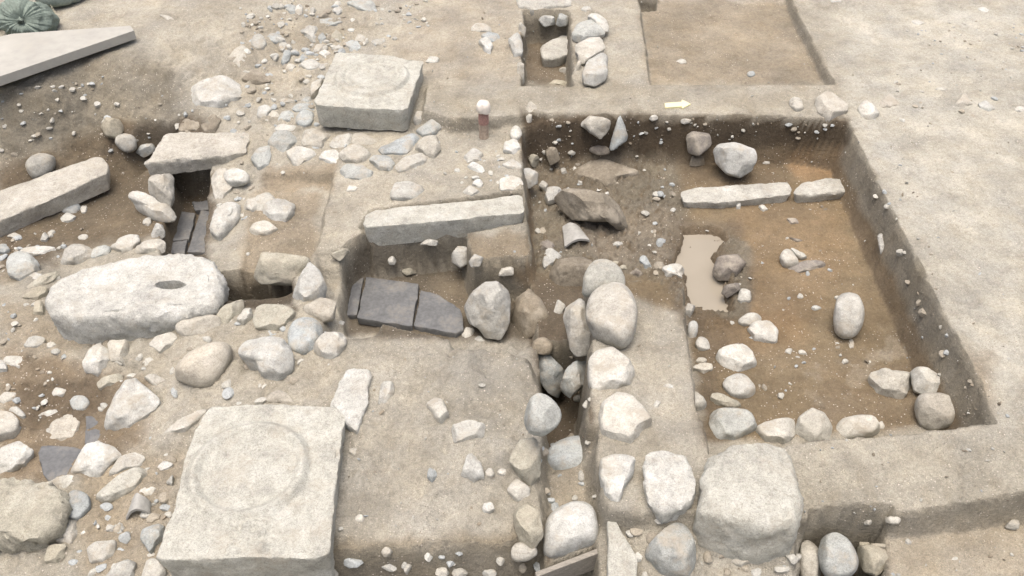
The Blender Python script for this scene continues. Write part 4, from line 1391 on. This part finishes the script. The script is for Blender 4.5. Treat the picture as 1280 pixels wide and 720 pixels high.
group('stones lining the narrow far trench')
S('g', 'grey flat stone at the head of the lining, under a white one', '715,46 722,30 738,25 752,32 755,45 738,52 722,52', ang=.6, flat=1, lift=.05)
S('w', 'white stone on the outer edge of the grey lining stone', '733,20 745,18 757,25 760,38 752,40 742,28', ang=.6, lift=.06)
S('w', 'beige squared stone in the middle of the lining', '720,58 735,50 749,48 755,62 740,72 726,78', ang=.7, flat=.9, lift=.05)
S('w', 'smooth white stone at the near end of the lining', '729,94 735,78 752,67 757,71 757,97 745,104 730,102', ang=.4, flat=.9, lift=.05)
S('p', 'thin upright stone left of the beige squared lining stone', '715,94 723,74 726,80 720,97', ang=.6, depth=.6)
S('w', 'small stone at the far head of the lining', '733,12,6,4', ang=.5)
S('p', 'small flat pebble beside the squared block in the far trench', '706,88,6,4')
S('w', 'left pebble under the closing slab of the far trench', '674,25 680,20 691,21 693,29 680,31')
S('g', 'right pebble under the closing slab of the far trench', '695,28 700,17 710,21 709,29 700,30', ang=.6)
S('p', 'greyish stone on the far trench left rim, upper', '648,40 650,28 657,35 656,45')
S('w', 'whitish stone on the far trench left rim, middle', '636,50 648,42 652,54 653,68 643,72', ang=.5)
S('p', 'pale stone on the far trench left rim, lower', '647,100 647,80 654,80 656,100')
S('t', 'dull stone at the near end of the far trench floor', '685,106 693,100 706,101 708,107')
group('three flat stones on the far earth')
S('w', 'white dish shaped flat stone, back one of the three on the far earth', '588,38 594,30 606,30 616,38 611,41 598,40', ang=.6, depth=.6)
S('g', 'grey white stone right of the dish shaped one', '600,44 610,41 622,43 624,53 615,55', ang=.5, depth=.7)
S('w', 'white stone with a pointed foot, nearest of the three on the far earth', '599,50 608,47 615,56 613,69 604,63', ang=.6, depth=.6)


# ------------------------------------------------------------------ made things
def lathe(prof, n=24):
    vs, fs = [], []
    for r, z in prof:
        for i in range(n):
            a = i / n * 2 * math.pi
            vs.append((r * math.cos(a), r * math.sin(a), z))
    m_ = len(prof)
    for k in range(m_ - 1):
        for i in range(n):
            j = (i + 1) % n
            fs.append((k * n + i, k * n + j, (k + 1) * n + j, (k + 1) * n + i))
    fs.append(tuple(range(n))[::-1])
    fs.append(tuple((m_ - 1) * n + i for i in range(n)))
    return np.array(vs), fs


def box_mesh(name, poly, z0, z1, mat, bev=.004, origin=(0, 0, 0)):
    """upright prism over a world outline, with softened arrises"""
    import bmesh
    bm = bmesh.new()
    P = [(p[0] - origin[0], p[1] - origin[1]) for p in poly]
    area = sum(P[i][0] * P[(i + 1) % len(P)][1] - P[(i + 1) % len(P)][0] * P[i][1] for i in range(len(P)))
    if area < 0:
        P = P[::-1]
    a = [bm.verts.new((x, y, z0 - origin[2])) for x, y in P]
    b = [bm.verts.new((x, y, z1 - origin[2])) for x, y in P]
    bm.faces.new(a[::-1])
    bm.faces.new(b)
    for i in range(len(P)):
        j = (i + 1) % len(P)
        bm.faces.new((a[i], a[j], b[j], b[i]))
    if bev:
        bmesh.ops.bevel(bm, geom=bm.edges[:], offset=bev, segments=2, profile=.6, affect='EDGES')
    me_ = bpy.data.meshes.new(name)
    bm.to_mesh(me_)
    bm.free()
    me_.materials.append(mat)
    return me_


# marker peg on the baulk
_, B = hit(np.array([[605., 171]]))
B = B[0]
peg = empty('marker_peg', B, 'short marker peg with white cap and faded red band by the far baulk', 'peg')
v, f = lathe([(.036, -.05), (.037, .0), (.036, .06), (.037, .11), (.036, .125)])
link('post', make_mesh('post', v + np.c_[fbm(v * 30, 2), fbm(v * 30 + 5, 2), 0 * v[:, 0]] * .006, f, M_POST, True, 40), parent=peg)
v, f = lathe([(.0385, .120), (.039, .15), (.0385, .19), (.037, .225)])
link('red_band', make_mesh('red_band', v, f, M_RED, True, 40), parent=peg)
v, f = lathe([(.040, .215), (.050, .222), (.054, .245), (.052, .272), (.040, .292), (.02, .301), (.004, .303)])
link('cap', make_mesh('cap', v + np.c_[fbm(v * 25, 2), fbm(v * 25 + 5, 2), fbm(v * 25 + 9, 2)] * .010, f, M_WHITE, True, 50), parent=peg)

# north arrow
A = at_z(pts('831,126 853,124.5 852.5,121.5 864,127 853,132.5 853,130 832,131.5'), .035)
A[:, 2] = 0
me = box_mesh('north_arrow', A[:, :2], .022, .036, M_ARROW, .002, (A[0, 0], A[0, 1], .0))
_, H = hit(np.array([[846., 129]]))
o = link('north_arrow', me, (A[0, 0], A[0, 1], H[0, 2] - .018))
tag(o, 'small cream plastic arrow pointing right on the far baulk', 'arrow marker')

# panel on the bank
Q = at_z(pts('167.5,38 163,32 15,42 -120,72 -160,150'), .21)
me = box_mesh('panel', Q[:, :2], .135, .21, M_BOARD, .004, (Q[0, 0], Q[0, 1], .1))
tag(link('panel', me, (Q[0, 0], Q[0, 1], .1)), 'large pale flat panel lying on top of the bank at the upper left', 'panel')

# timber at the bottom
def plank(a, b, half, thick, mat, name):
    a, b = np.array(a), np.array(b)
    d = (b - a)[:2]
    L = np.linalg.norm(d)
    d /= L
    nrm = np.array([-d[1], d[0]])
    poly = [a[:2] + nrm * half, a[:2] - nrm * half, b[:2] - nrm * half, b[:2] + nrm * half]
    return poly


ta, tb = at_z(pts('670,718 759,684'), -.20)
me = box_mesh('timber_plank', plank(ta, tb, .013, 0, None, ''), -.34, -.20, M_TIMBER, .004, tuple(ta))
tag(link('timber_plank', me, tuple(ta)), 'weathered timber plank on edge holding back the big white stone', 'plank')
sa = at_z(pts('751,691 757,691 757,700 751,700'), -.215)
me = box_mesh('timber_stake', sa[:, :2] , -.75, -.215, M_TIMBER, .003, tuple(sa[0]))
tag(link('timber_stake', me, tuple(sa[0])), 'thin timber stake upright at the plank right end', 'stake')


# sandbags
def sandbag_front():
    c = at_z(np.array([[26., 26.]]), .26)[0]
    root_z = height(np.array([c[0]]), np.array([c[1]]))[0]
    root = empty('sandbag', (c[0], c[1], root_z), 'green sandbag with its gathered tied mouth facing the camera', 'sandbag', 'sandbags on the bank')
    R, L = .185, .34
    n, m_ = 132, 40
    vs = []
    axis_ = np.array([.12, -.86, .42]); axis_ /= np.linalg.norm(axis_)
    u = np.cross(axis_, [0, 0, 1.]); u /= np.linalg.norm(u)
    w = np.cross(u, axis_)
    cc = np.array([0, 0.05, .12])
    for k in range(m_):
        s = k / (m_ - 1)
        # profile from the gathered mouth (s=0) over the rim and back along the bag
        a = s * math.pi * .93
        rr = R * math.sin(a) ** .75 if a > 0 else 0
        rr = max(rr, .012)
        ax = math.cos(a) * .10 if a < math.pi / 2 else math.cos(a) * L
        pinch = -.045 * math.exp(-(rr / .06) ** 2) if a < math.pi / 2 else 0
        for i in range(n):
            th = i / n * 2 * math.pi
            fold = math.sin(17 * th + 3.2 * math.sin(2 * th + 1) + 1.3 * math.sin(5 * th)) * (.7 + .5 * math.sin(3 * th + 2)) + .45 * math.sin(37 * th + 2 * math.sin(4 * th))
            pl = fold * .010 * (math.sin(min(a, math.pi / 2)) ** .6 * .9 + .1 if a < math.pi / 2 else max(0, 1 - (a - 1.57) * 1.5))
            lob = 1 + .06 * math.sin(2 * th + .6)
            p = cc + axis_ * (ax + pinch + pl * .9) + (u * math.cos(th) * 1.12 + w * math.sin(th) * .95) * (rr * lob + pl * .5)
            vs.append(p)
    fs = []
    for k in range(m_ - 1):
        for i in range(n):
            j = (i + 1) % n
            fs.append((k * n + i, (k + 1) * n + i, (k + 1) * n + j, k * n + j))
    fs.append(tuple(range(n)))
    fs.append(tuple((m_ - 1) * n + i for i in range(n))[::-1])
    vs = np.array(vs)
    dv = vs - cc
    vs = vs + dv * (fbm(vs * 7 + 4, 3) * .28)[:, None]
    link('bag_body', make_mesh('bag_body', vs, fs, M_BAG), parent=root)
    tip = cc + axis_ * .10
    kv, kf = [], []
    for k in range(7):
        s = k / 6
        r = .022 - .012 * math.sin(s * math.pi) + .006 * s
        for i in range(16):
            th = i / 16 * 2 * math.pi
            q = r * (1 + .25 * math.sin(5 * th))
            kv.append(tip + axis_ * (-.055 + .040 * s) + u * q * math.cos(th) + w * q * math.sin(th))
    for k in range(6):
        for i in range(16):
            j = (i + 1) % 16
            kf.append((k * 16 + i, k * 16 + j, (k + 1) * 16 + j, (k + 1) * 16 + i))
    kf.append(tuple(96 + i for i in range(16)))
    link('tied_neck', make_mesh('tied_neck', np.array(kv), kf, M_BAG, True), parent=root)
    tv, tf = [], []
    for i in range(18):
        th = i / 18 * 2 * math.pi
        for j in range(6):
            ph = j / 6 * 2 * math.pi
            r = .015 + .004 * math.cos(ph)
            tv.append(tip + axis_ * (-.035 + .004 * math.sin(ph)) + (u * math.cos(th) + w * math.sin(th)) * r)
    for i in range(18):
        for j in range(6):
            a_, b_ = i * 6 + j, ((i + 1) % 18) * 6 + j
            c_, d_ = ((i + 1) % 18) * 6 + (j + 1) % 6, i * 6 + (j + 1) % 6
            tf.append((a_, b_, c_, d_))
    link('tie_cord', make_mesh('tie_cord', np.array(tv), tf, M_CORD), parent=root)


def pillow(name, label, a_px, b_px, zmid, rad, mat, sq=.62, fringe=None):
    a, b = at_z(np.array([a_px, b_px], float), zmid)
    c = (a + b) / 2
    d = b - a
    L = np.linalg.norm(d) / 2
    d /= 2 * L
    s_ = np.cross(d, [0, 0, 1.])
    n, m_ = 48, 36
    vs, fs = [], []
    for k in range(m_):
        t = -1 + 2 * k / (m_ - 1)
        r = rad * max((1 - abs(t) ** 5), .02) ** .5
        for i in range(n):
            th = i / n * 2 * math.pi
            y_ = math.copysign(abs(math.cos(th)) ** .8, math.cos(th)) * r
            z_ = math.copysign(abs(math.sin(th)) ** .8, math.sin(th)) * r * sq
            vs.append(d * L * t + s_ * y_ + np.array([0, 0, z_]))
    vs = np.array(vs)
    vs += (fbm(vs * 6 + 3, 3) * .03)[:, None] * np.array([.3, .3, 1]) + (np.sin(vs @ d * 55) * .003)[:, None] * np.array([0, 0, 1])
    for k in range(m_ - 1):
        for i in range(n):
            j = (i + 1) % n
            fs.append((k * n + i, (k + 1) * n + i, (k + 1) * n + j, k * n + j))
    fs.append(tuple(range(n)))
    fs.append(tuple((m_ - 1) * n + i for i in range(n))[::-1])
    zlow = vs[:, 2].min()
    g = height(np.array([c[0]]), np.array([c[1]]))[0]
    base = np.array([c[0], c[1], g - .015])
    root = empty(name, base, label, 'sandbag', 'sandbags on the bank')
    off = np.array([0, 0, -zlow])
    link('bag_body', make_mesh('bag_body', vs + off, fs, mat), parent=root)
    if fringe is not None:
        fp = at_z(np.array([fringe], float), g + .05)[0] - base
        sv, sf = [], []
        for k in range(46):
            p0 = fp + np.array([rnd.uniform(-.07, .03), rnd.uniform(-.03, .05), rnd.uniform(-.01, .05)])
            dr = np.array([rnd.uniform(-.3, 1), rnd.uniform(-1, -.2), rnd.uniform(-.6, .3)]); dr /= np.linalg.norm(dr)
            ln, wd = rnd.uniform(.05, .11), .0025
            sd = np.cross(dr, [0, 0, 1.]); sd /= np.linalg.norm(sd)
            up = np.cross(sd, dr)
            b0 = len(sv)
            for q in (0, .5, 1):
                cpt = p0 + dr * ln * q + np.array([0, 0, -.03 * q * q])
                for a_ in range(3):
                    sv.append(cpt + (sd * math.cos(a_ * 2.094) + up * math.sin(a_ * 2.094)) * wd * (1 - .6 * q))
            for q in range(2):
                for a_ in range(3):
                    e = (a_ + 1) % 3
                    sf.append((b0 + q * 3 + a_, b0 + q * 3 + e, b0 + q * 3 + 3 + e, b0 + q * 3 + 3 + a_))
        link('frayed_edge', make_mesh('frayed_edge', np.array(sv), sf, M_STRAW), parent=root)
    return root


sandbag_front()
pillow('sandbag', 'grey green sandbag lying lengthwise behind the tied one', (48, -2), (118, -34), .25, .17, M_BAG2, .6, (60, 16))
pillow('sandbag', 'dark green sandbag cut by the left edge beside the tied one', (-50, 20), (2, 16), .24, .13, M_BAG, .6)

# ------------------------------------------------------------------ grit: small uncountable pebbles
ZONES = [('300,0 480,0 420,70 400,120 330,140 300,100', 330, .6, 2.4), ('0,110 170,60 300,100 230,160 0,200', 170, .5, 1.8), ('0,190 220,190 210,310 0,330', 120, .5, 1.8),
         ('0,380 210,420 210,500 120,600 0,600', 260, .5, 2.2), ('100,560 230,560 210,640 190,720 60,720', 150, .6, 2.2),
         ('200,410 430,410 430,500 220,540', 130, .5, 1.8), ('320,120 560,120 640,150 640,240 420,300 330,300', 230, .4, 1.8),
         ('655,180 840,180 850,340 660,340', 260, .5, 2.0), ('860,190 1060,190 1200,510 1000,540 870,540', 420, .4, 1.7),
         ('1060,0 1280,0 1280,520 1240,520 1070,160', 300, .4, 1.6), ('430,430 670,440 670,660 420,670', 230, .4, 1.8),
         ('780,350 860,350 880,550 780,560', 70, .4, 1.6), ('800,0 980,0 1040,105 812,105', 90, .4, 1.5), ('480,0 650,0 650,105 540,105', 130, .4, 1.8),
         ('1000,550 1280,535 1280,720 1110,720 1100,650 1005,640', 170, .4, 1.6), ('440,310 660,310 660,420 440,420', 60, .5, 1.8),
         ('670,430 740,430 740,560 690,570', 60, .6, 2.2), ('670,560 1000,560 1000,720 670,720', 150, .5, 1.9), ('385,680 680,670 680,720 385,720', 45, .6, 2.4),
         ('650,20 715,20 715,105 650,105', 40, .5, 1.8), ('540,108 1045,108 1060,150 560,150', 90, .4, 1.6), ('1070,170 1110,170 1250,520 1200,520', 130, .5, 2.0),
         ('660,140 1050,150 1050,180 660,180', 110, .5, 2.0)]
t_ = (1 + 5 ** .5) / 2
ICO_V = np.array([(-1, t_, 0), (1, t_, 0), (-1, -t_, 0), (1, -t_, 0), (0, -1, t_), (0, 1, t_), (0, -1, -t_), (0, 1, -t_), (t_, 0, -1), (t_, 0, 1), (-t_, 0, -1), (-t_, 0, 1)])
ICO_V /= np.linalg.norm(ICO_V[0])
ICO_F = [(0, 11, 5), (0, 5, 1), (0, 1, 7), (0, 7, 10), (0, 10, 11), (1, 5, 9), (5, 11, 4), (11, 10, 2), (10, 7, 6), (7, 1, 8), (3, 9, 4), (3, 4, 2), (3, 2, 6), (3, 6, 8), (3, 8, 9), (4, 9, 5), (2, 4, 11), (6, 2, 10), (8, 6, 7), (9, 8, 1)]
rs = np.random.RandomState(5)
gp, gs = [], []
for poly, count, s0, s1 in ZONES:
    p = pts(poly)
    lo, hi = p.min(0), p.max(0)
    q = rs.uniform(lo, hi, (count * 4, 2))
    q = q[poly_sd(q[:, 0], q[:, 1], p) < 0][:int(count * .62)]
    # cluster: keep more where a noise field is high
    kf = fbm(np.c_[q / 28, 0 * q[:, 0]], 2)
    keep = rs.rand(len(q)) < np.clip(.6 + 1.6 * kf, .1, 1)
    q = q[keep]
    gp.append(q)
    gs.append(s0 + (s1 - s0) * rs.rand(len(q)) ** 3.2)
gp, gs = np.concatenate(gp), np.concatenate(gs)
_, GPOS = hit(gp)
gv, gc, gf = [], [], []
for i in range(len(gp)):
    s = gs[i] / 100 * .85
    M = rs.normal(size=(3, 3)) * .22 + np.diag([1, rs.uniform(.6, 1), rs.uniform(.45, .8)])
    a = rs.uniform(0, 6.28)
    Rz = np.array([[math.cos(a), -math.sin(a), 0], [math.sin(a), math.cos(a), 0], [0, 0, 1]])
    v = (ICO_V * rs.uniform(.8, 1.15, (12, 1))) @ M @ Rz.T * s + GPOS[i] + np.array([0, 0, s * .15])
    b0 = 12 * i
    gv.append(v)
    gf.extend([(b0 + f0, b0 + f1, b0 + f2) for f0, f1, f2 in ICO_F])
    col = np.array([(.52, .48, .41), (.60, .56, .49), (.42, .42, .40), (.36, .29, .21), (.26, .21, .155)][rs.choice(5, p=[.28, .08, .20, .28, .16])]) * rs.uniform(.8, 1.05) * np.array([.78, .85, .89])
    gc.append(np.tile(np.r_[col, 1], (12, 1)))
m_gr, nt, b = new_mat('grit')
a_ = N(nt, 'ShaderNodeAttribute', attribute_name='tint').outputs['Color']
nz = N(nt, 'ShaderNodeTexNoise', Scale=120.0, Detail=3)
nt.links.new(N(nt, 'ShaderNodeTexCoord').outputs['Object'], nz.inputs['Vector'])
nt.links.new(mul(nt, a_, ramp(nt, nz.outputs['Fac'], [(.3, .75), (.7, 1.15)])), b.inputs['Base Color'])
b.inputs['Roughness'].default_value = .9
me = make_mesh('grit', np.concatenate(gv), gf, m_gr, True, 50)
at = me.attributes.new('tint', 'FLOAT_COLOR', 'POINT')
at.data.foreach_set('color', np.concatenate(gc).ravel().astype(np.float32))
o = link('grit', me)
o['kind'] = 'stuff'
o['label'] = 'loose small pebbles and crumbs of stone strewn over the earth'

# ------------------------------------------------------------------ rubble too small to single out
RUB = [('1130,30 1280,20 1280,100 1150,90', 60, .7, 1.8), ('300,10 480,0 470,55 415,70 395,125 330,150 300,110', 150, 1.4, 4.2), ('470,0 560,0 540,60 470,60', 30, 1.2, 3.0), ('120,130 250,110 320,130 300,165 130,200', 50, 1.2, 3.5), ('0,110 130,100 130,160 0,200', 35, 1.2, 3.0),
       ('300,125 400,125 470,170 560,175 560,215 420,230 300,215', 60, 1.2, 3.2), ('0,290 120,290 80,350 0,360', 30, 1.2, 3.5), ('0,370 210,400 215,480 130,540 0,560', 75, 1.2, 3.6),
       ('90,550 230,530 210,650 190,720 60,720', 60, 1.2, 3.4), ('190,400 430,395 430,470 360,500 220,520', 70, 1.2, 3.6), ('640,430 740,430 745,690 680,690', 30, 1.2, 3.6),
       ('780,640 1000,660 1000,720 780,720', 40, 1.2, 3.4), ('655,190 840,190 845,345 680,345', 60, 1.2, 4.0), ('860,385 1000,300 1040,340 1130,450 930,520 880,480', 40, 1.0, 2.6),
       ('385,690 680,685 680,720 385,720', 14, 1.4, 4.0), ('1075,200 1095,190 1225,500 1190,500', 40, 1.4, 3.4), ('660,150 1050,155 1050,180 660,180', 30, 1.2, 3.0),
       ('1060,100 1280,100 1280,160 1080,160', 25, 1.0, 2.6), ('560,180 650,150 650,250 580,250', 25, 1.2, 2.8), ('270,215 330,220 320,320 265,310', 30, 1.2, 3.2)]
es = {}
V2, F2 = [tuple(v) for v in ICO_V], []
def mid_(a, b):
    k = (min(a, b), max(a, b))
    if k not in es:
        m__ = (np.array(V2[a]) + np.array(V2[b])) / 2
        V2.append(tuple(m__ / np.linalg.norm(m__)))
        es[k] = len(V2) - 1
    return es[k]
for a, b_, c in ICO_F:
    x, y, z = mid_(a, b_), mid_(b_, c), mid_(c, a)
    F2 += [(a, x, z), (b_, y, x), (c, z, y), (x, y, z)]
V2, F2 = np.array(V2), np.array(F2)
rs = np.random.RandomState(23)
gv, gf, gc, k = [], [], [], 0
for poly, count, s0, s1 in RUB:
    p = pts(poly)
    q = rs.uniform(p.min(0), p.max(0), (count * 5, 2))
    q = q[poly_sd(q[:, 0], q[:, 1], p) < 0]
    q = q[rs.rand(len(q)) < np.clip(.5 + 1.8 * fbm(np.c_[q / 24, 0 * q[:, 0] + 3], 2), .05, 1)][:count]
    _, hp = hit(q)
    for g in hp:
        s_ = (s0 + (s1 - s0) * rs.rand() ** 1.8) / 100
        v = V2.copy()
        for _ in range(7):
            n_ = rs.normal(size=3)
            n_ /= np.linalg.norm(n_)
            h = v @ n_
            v = v - np.maximum(h - rs.uniform(.45, .8), 0)[:, None] * n_ * .95
        a = rs.uniform(0, 6.28)
        R_ = np.array([[math.cos(a), -math.sin(a), 0], [math.sin(a), math.cos(a), 0], [0, 0, 1]])
        v = (v * [1, rs.uniform(.55, 1), rs.uniform(.45, .75)]) @ R_.T * s_ * 1.25 + g + np.array([0, 0, s_ * .12])
        gv.append(v)
        gf.append(F2 + k)
        k += len(V2)
        col = np.array([(.52, .485, .42), (.57, .54, .48), (.45, .455, .44), (.40, .345, .27)][rs.choice(4, p=[.34, .16, .26, .24])]) * rs.uniform(.82, 1.08) * np.array([.82, .88, .91])
        gc.append(np.tile(np.r_[col, 1], (len(V2), 1)))
me = make_mesh('rubble', np.concatenate(gv), np.concatenate(gf), m_gr, True, 25)
at = me.attributes.new('tint', 'FLOAT_COLOR', 'POINT')
at.data.foreach_set('color', np.concatenate(gc).ravel().astype(np.float32))
o = link('rubble', me)
o['kind'] = 'stuff'
o['label'] = 'small broken stone rubble half buried in the earth'

# ------------------------------------------------------------------ earth packed up against the bedded stones
for cx, cy, r_, h_ in FILLET:
    i0, i1 = np.searchsorted(GX, [cx - 2.2 * r_, cx + 2.2 * r_])
    j0, j1 = np.searchsorted(GY, [cy - 2.2 * r_, cy + 2.2 * r_])
    if i1 <= i0 or j1 <= j0:
        continue
    dd = np.hypot(XX[j0:j1, i0:i1] - cx, YY[j0:j1, i0:i1] - cy) / r_
    wob2 = EDGE.reshape(SHAPE)[j0:j1, i0:i1] * 8
    GZ[j0:j1, i0:i1] += h_ * sstep((1.75 + wob2 - dd) / .9)
ground.data.vertices.foreach_set('co', np.stack([XD, YD, GZ.ravel()], 1).ravel().astype(np.float32))
ground.data.update()
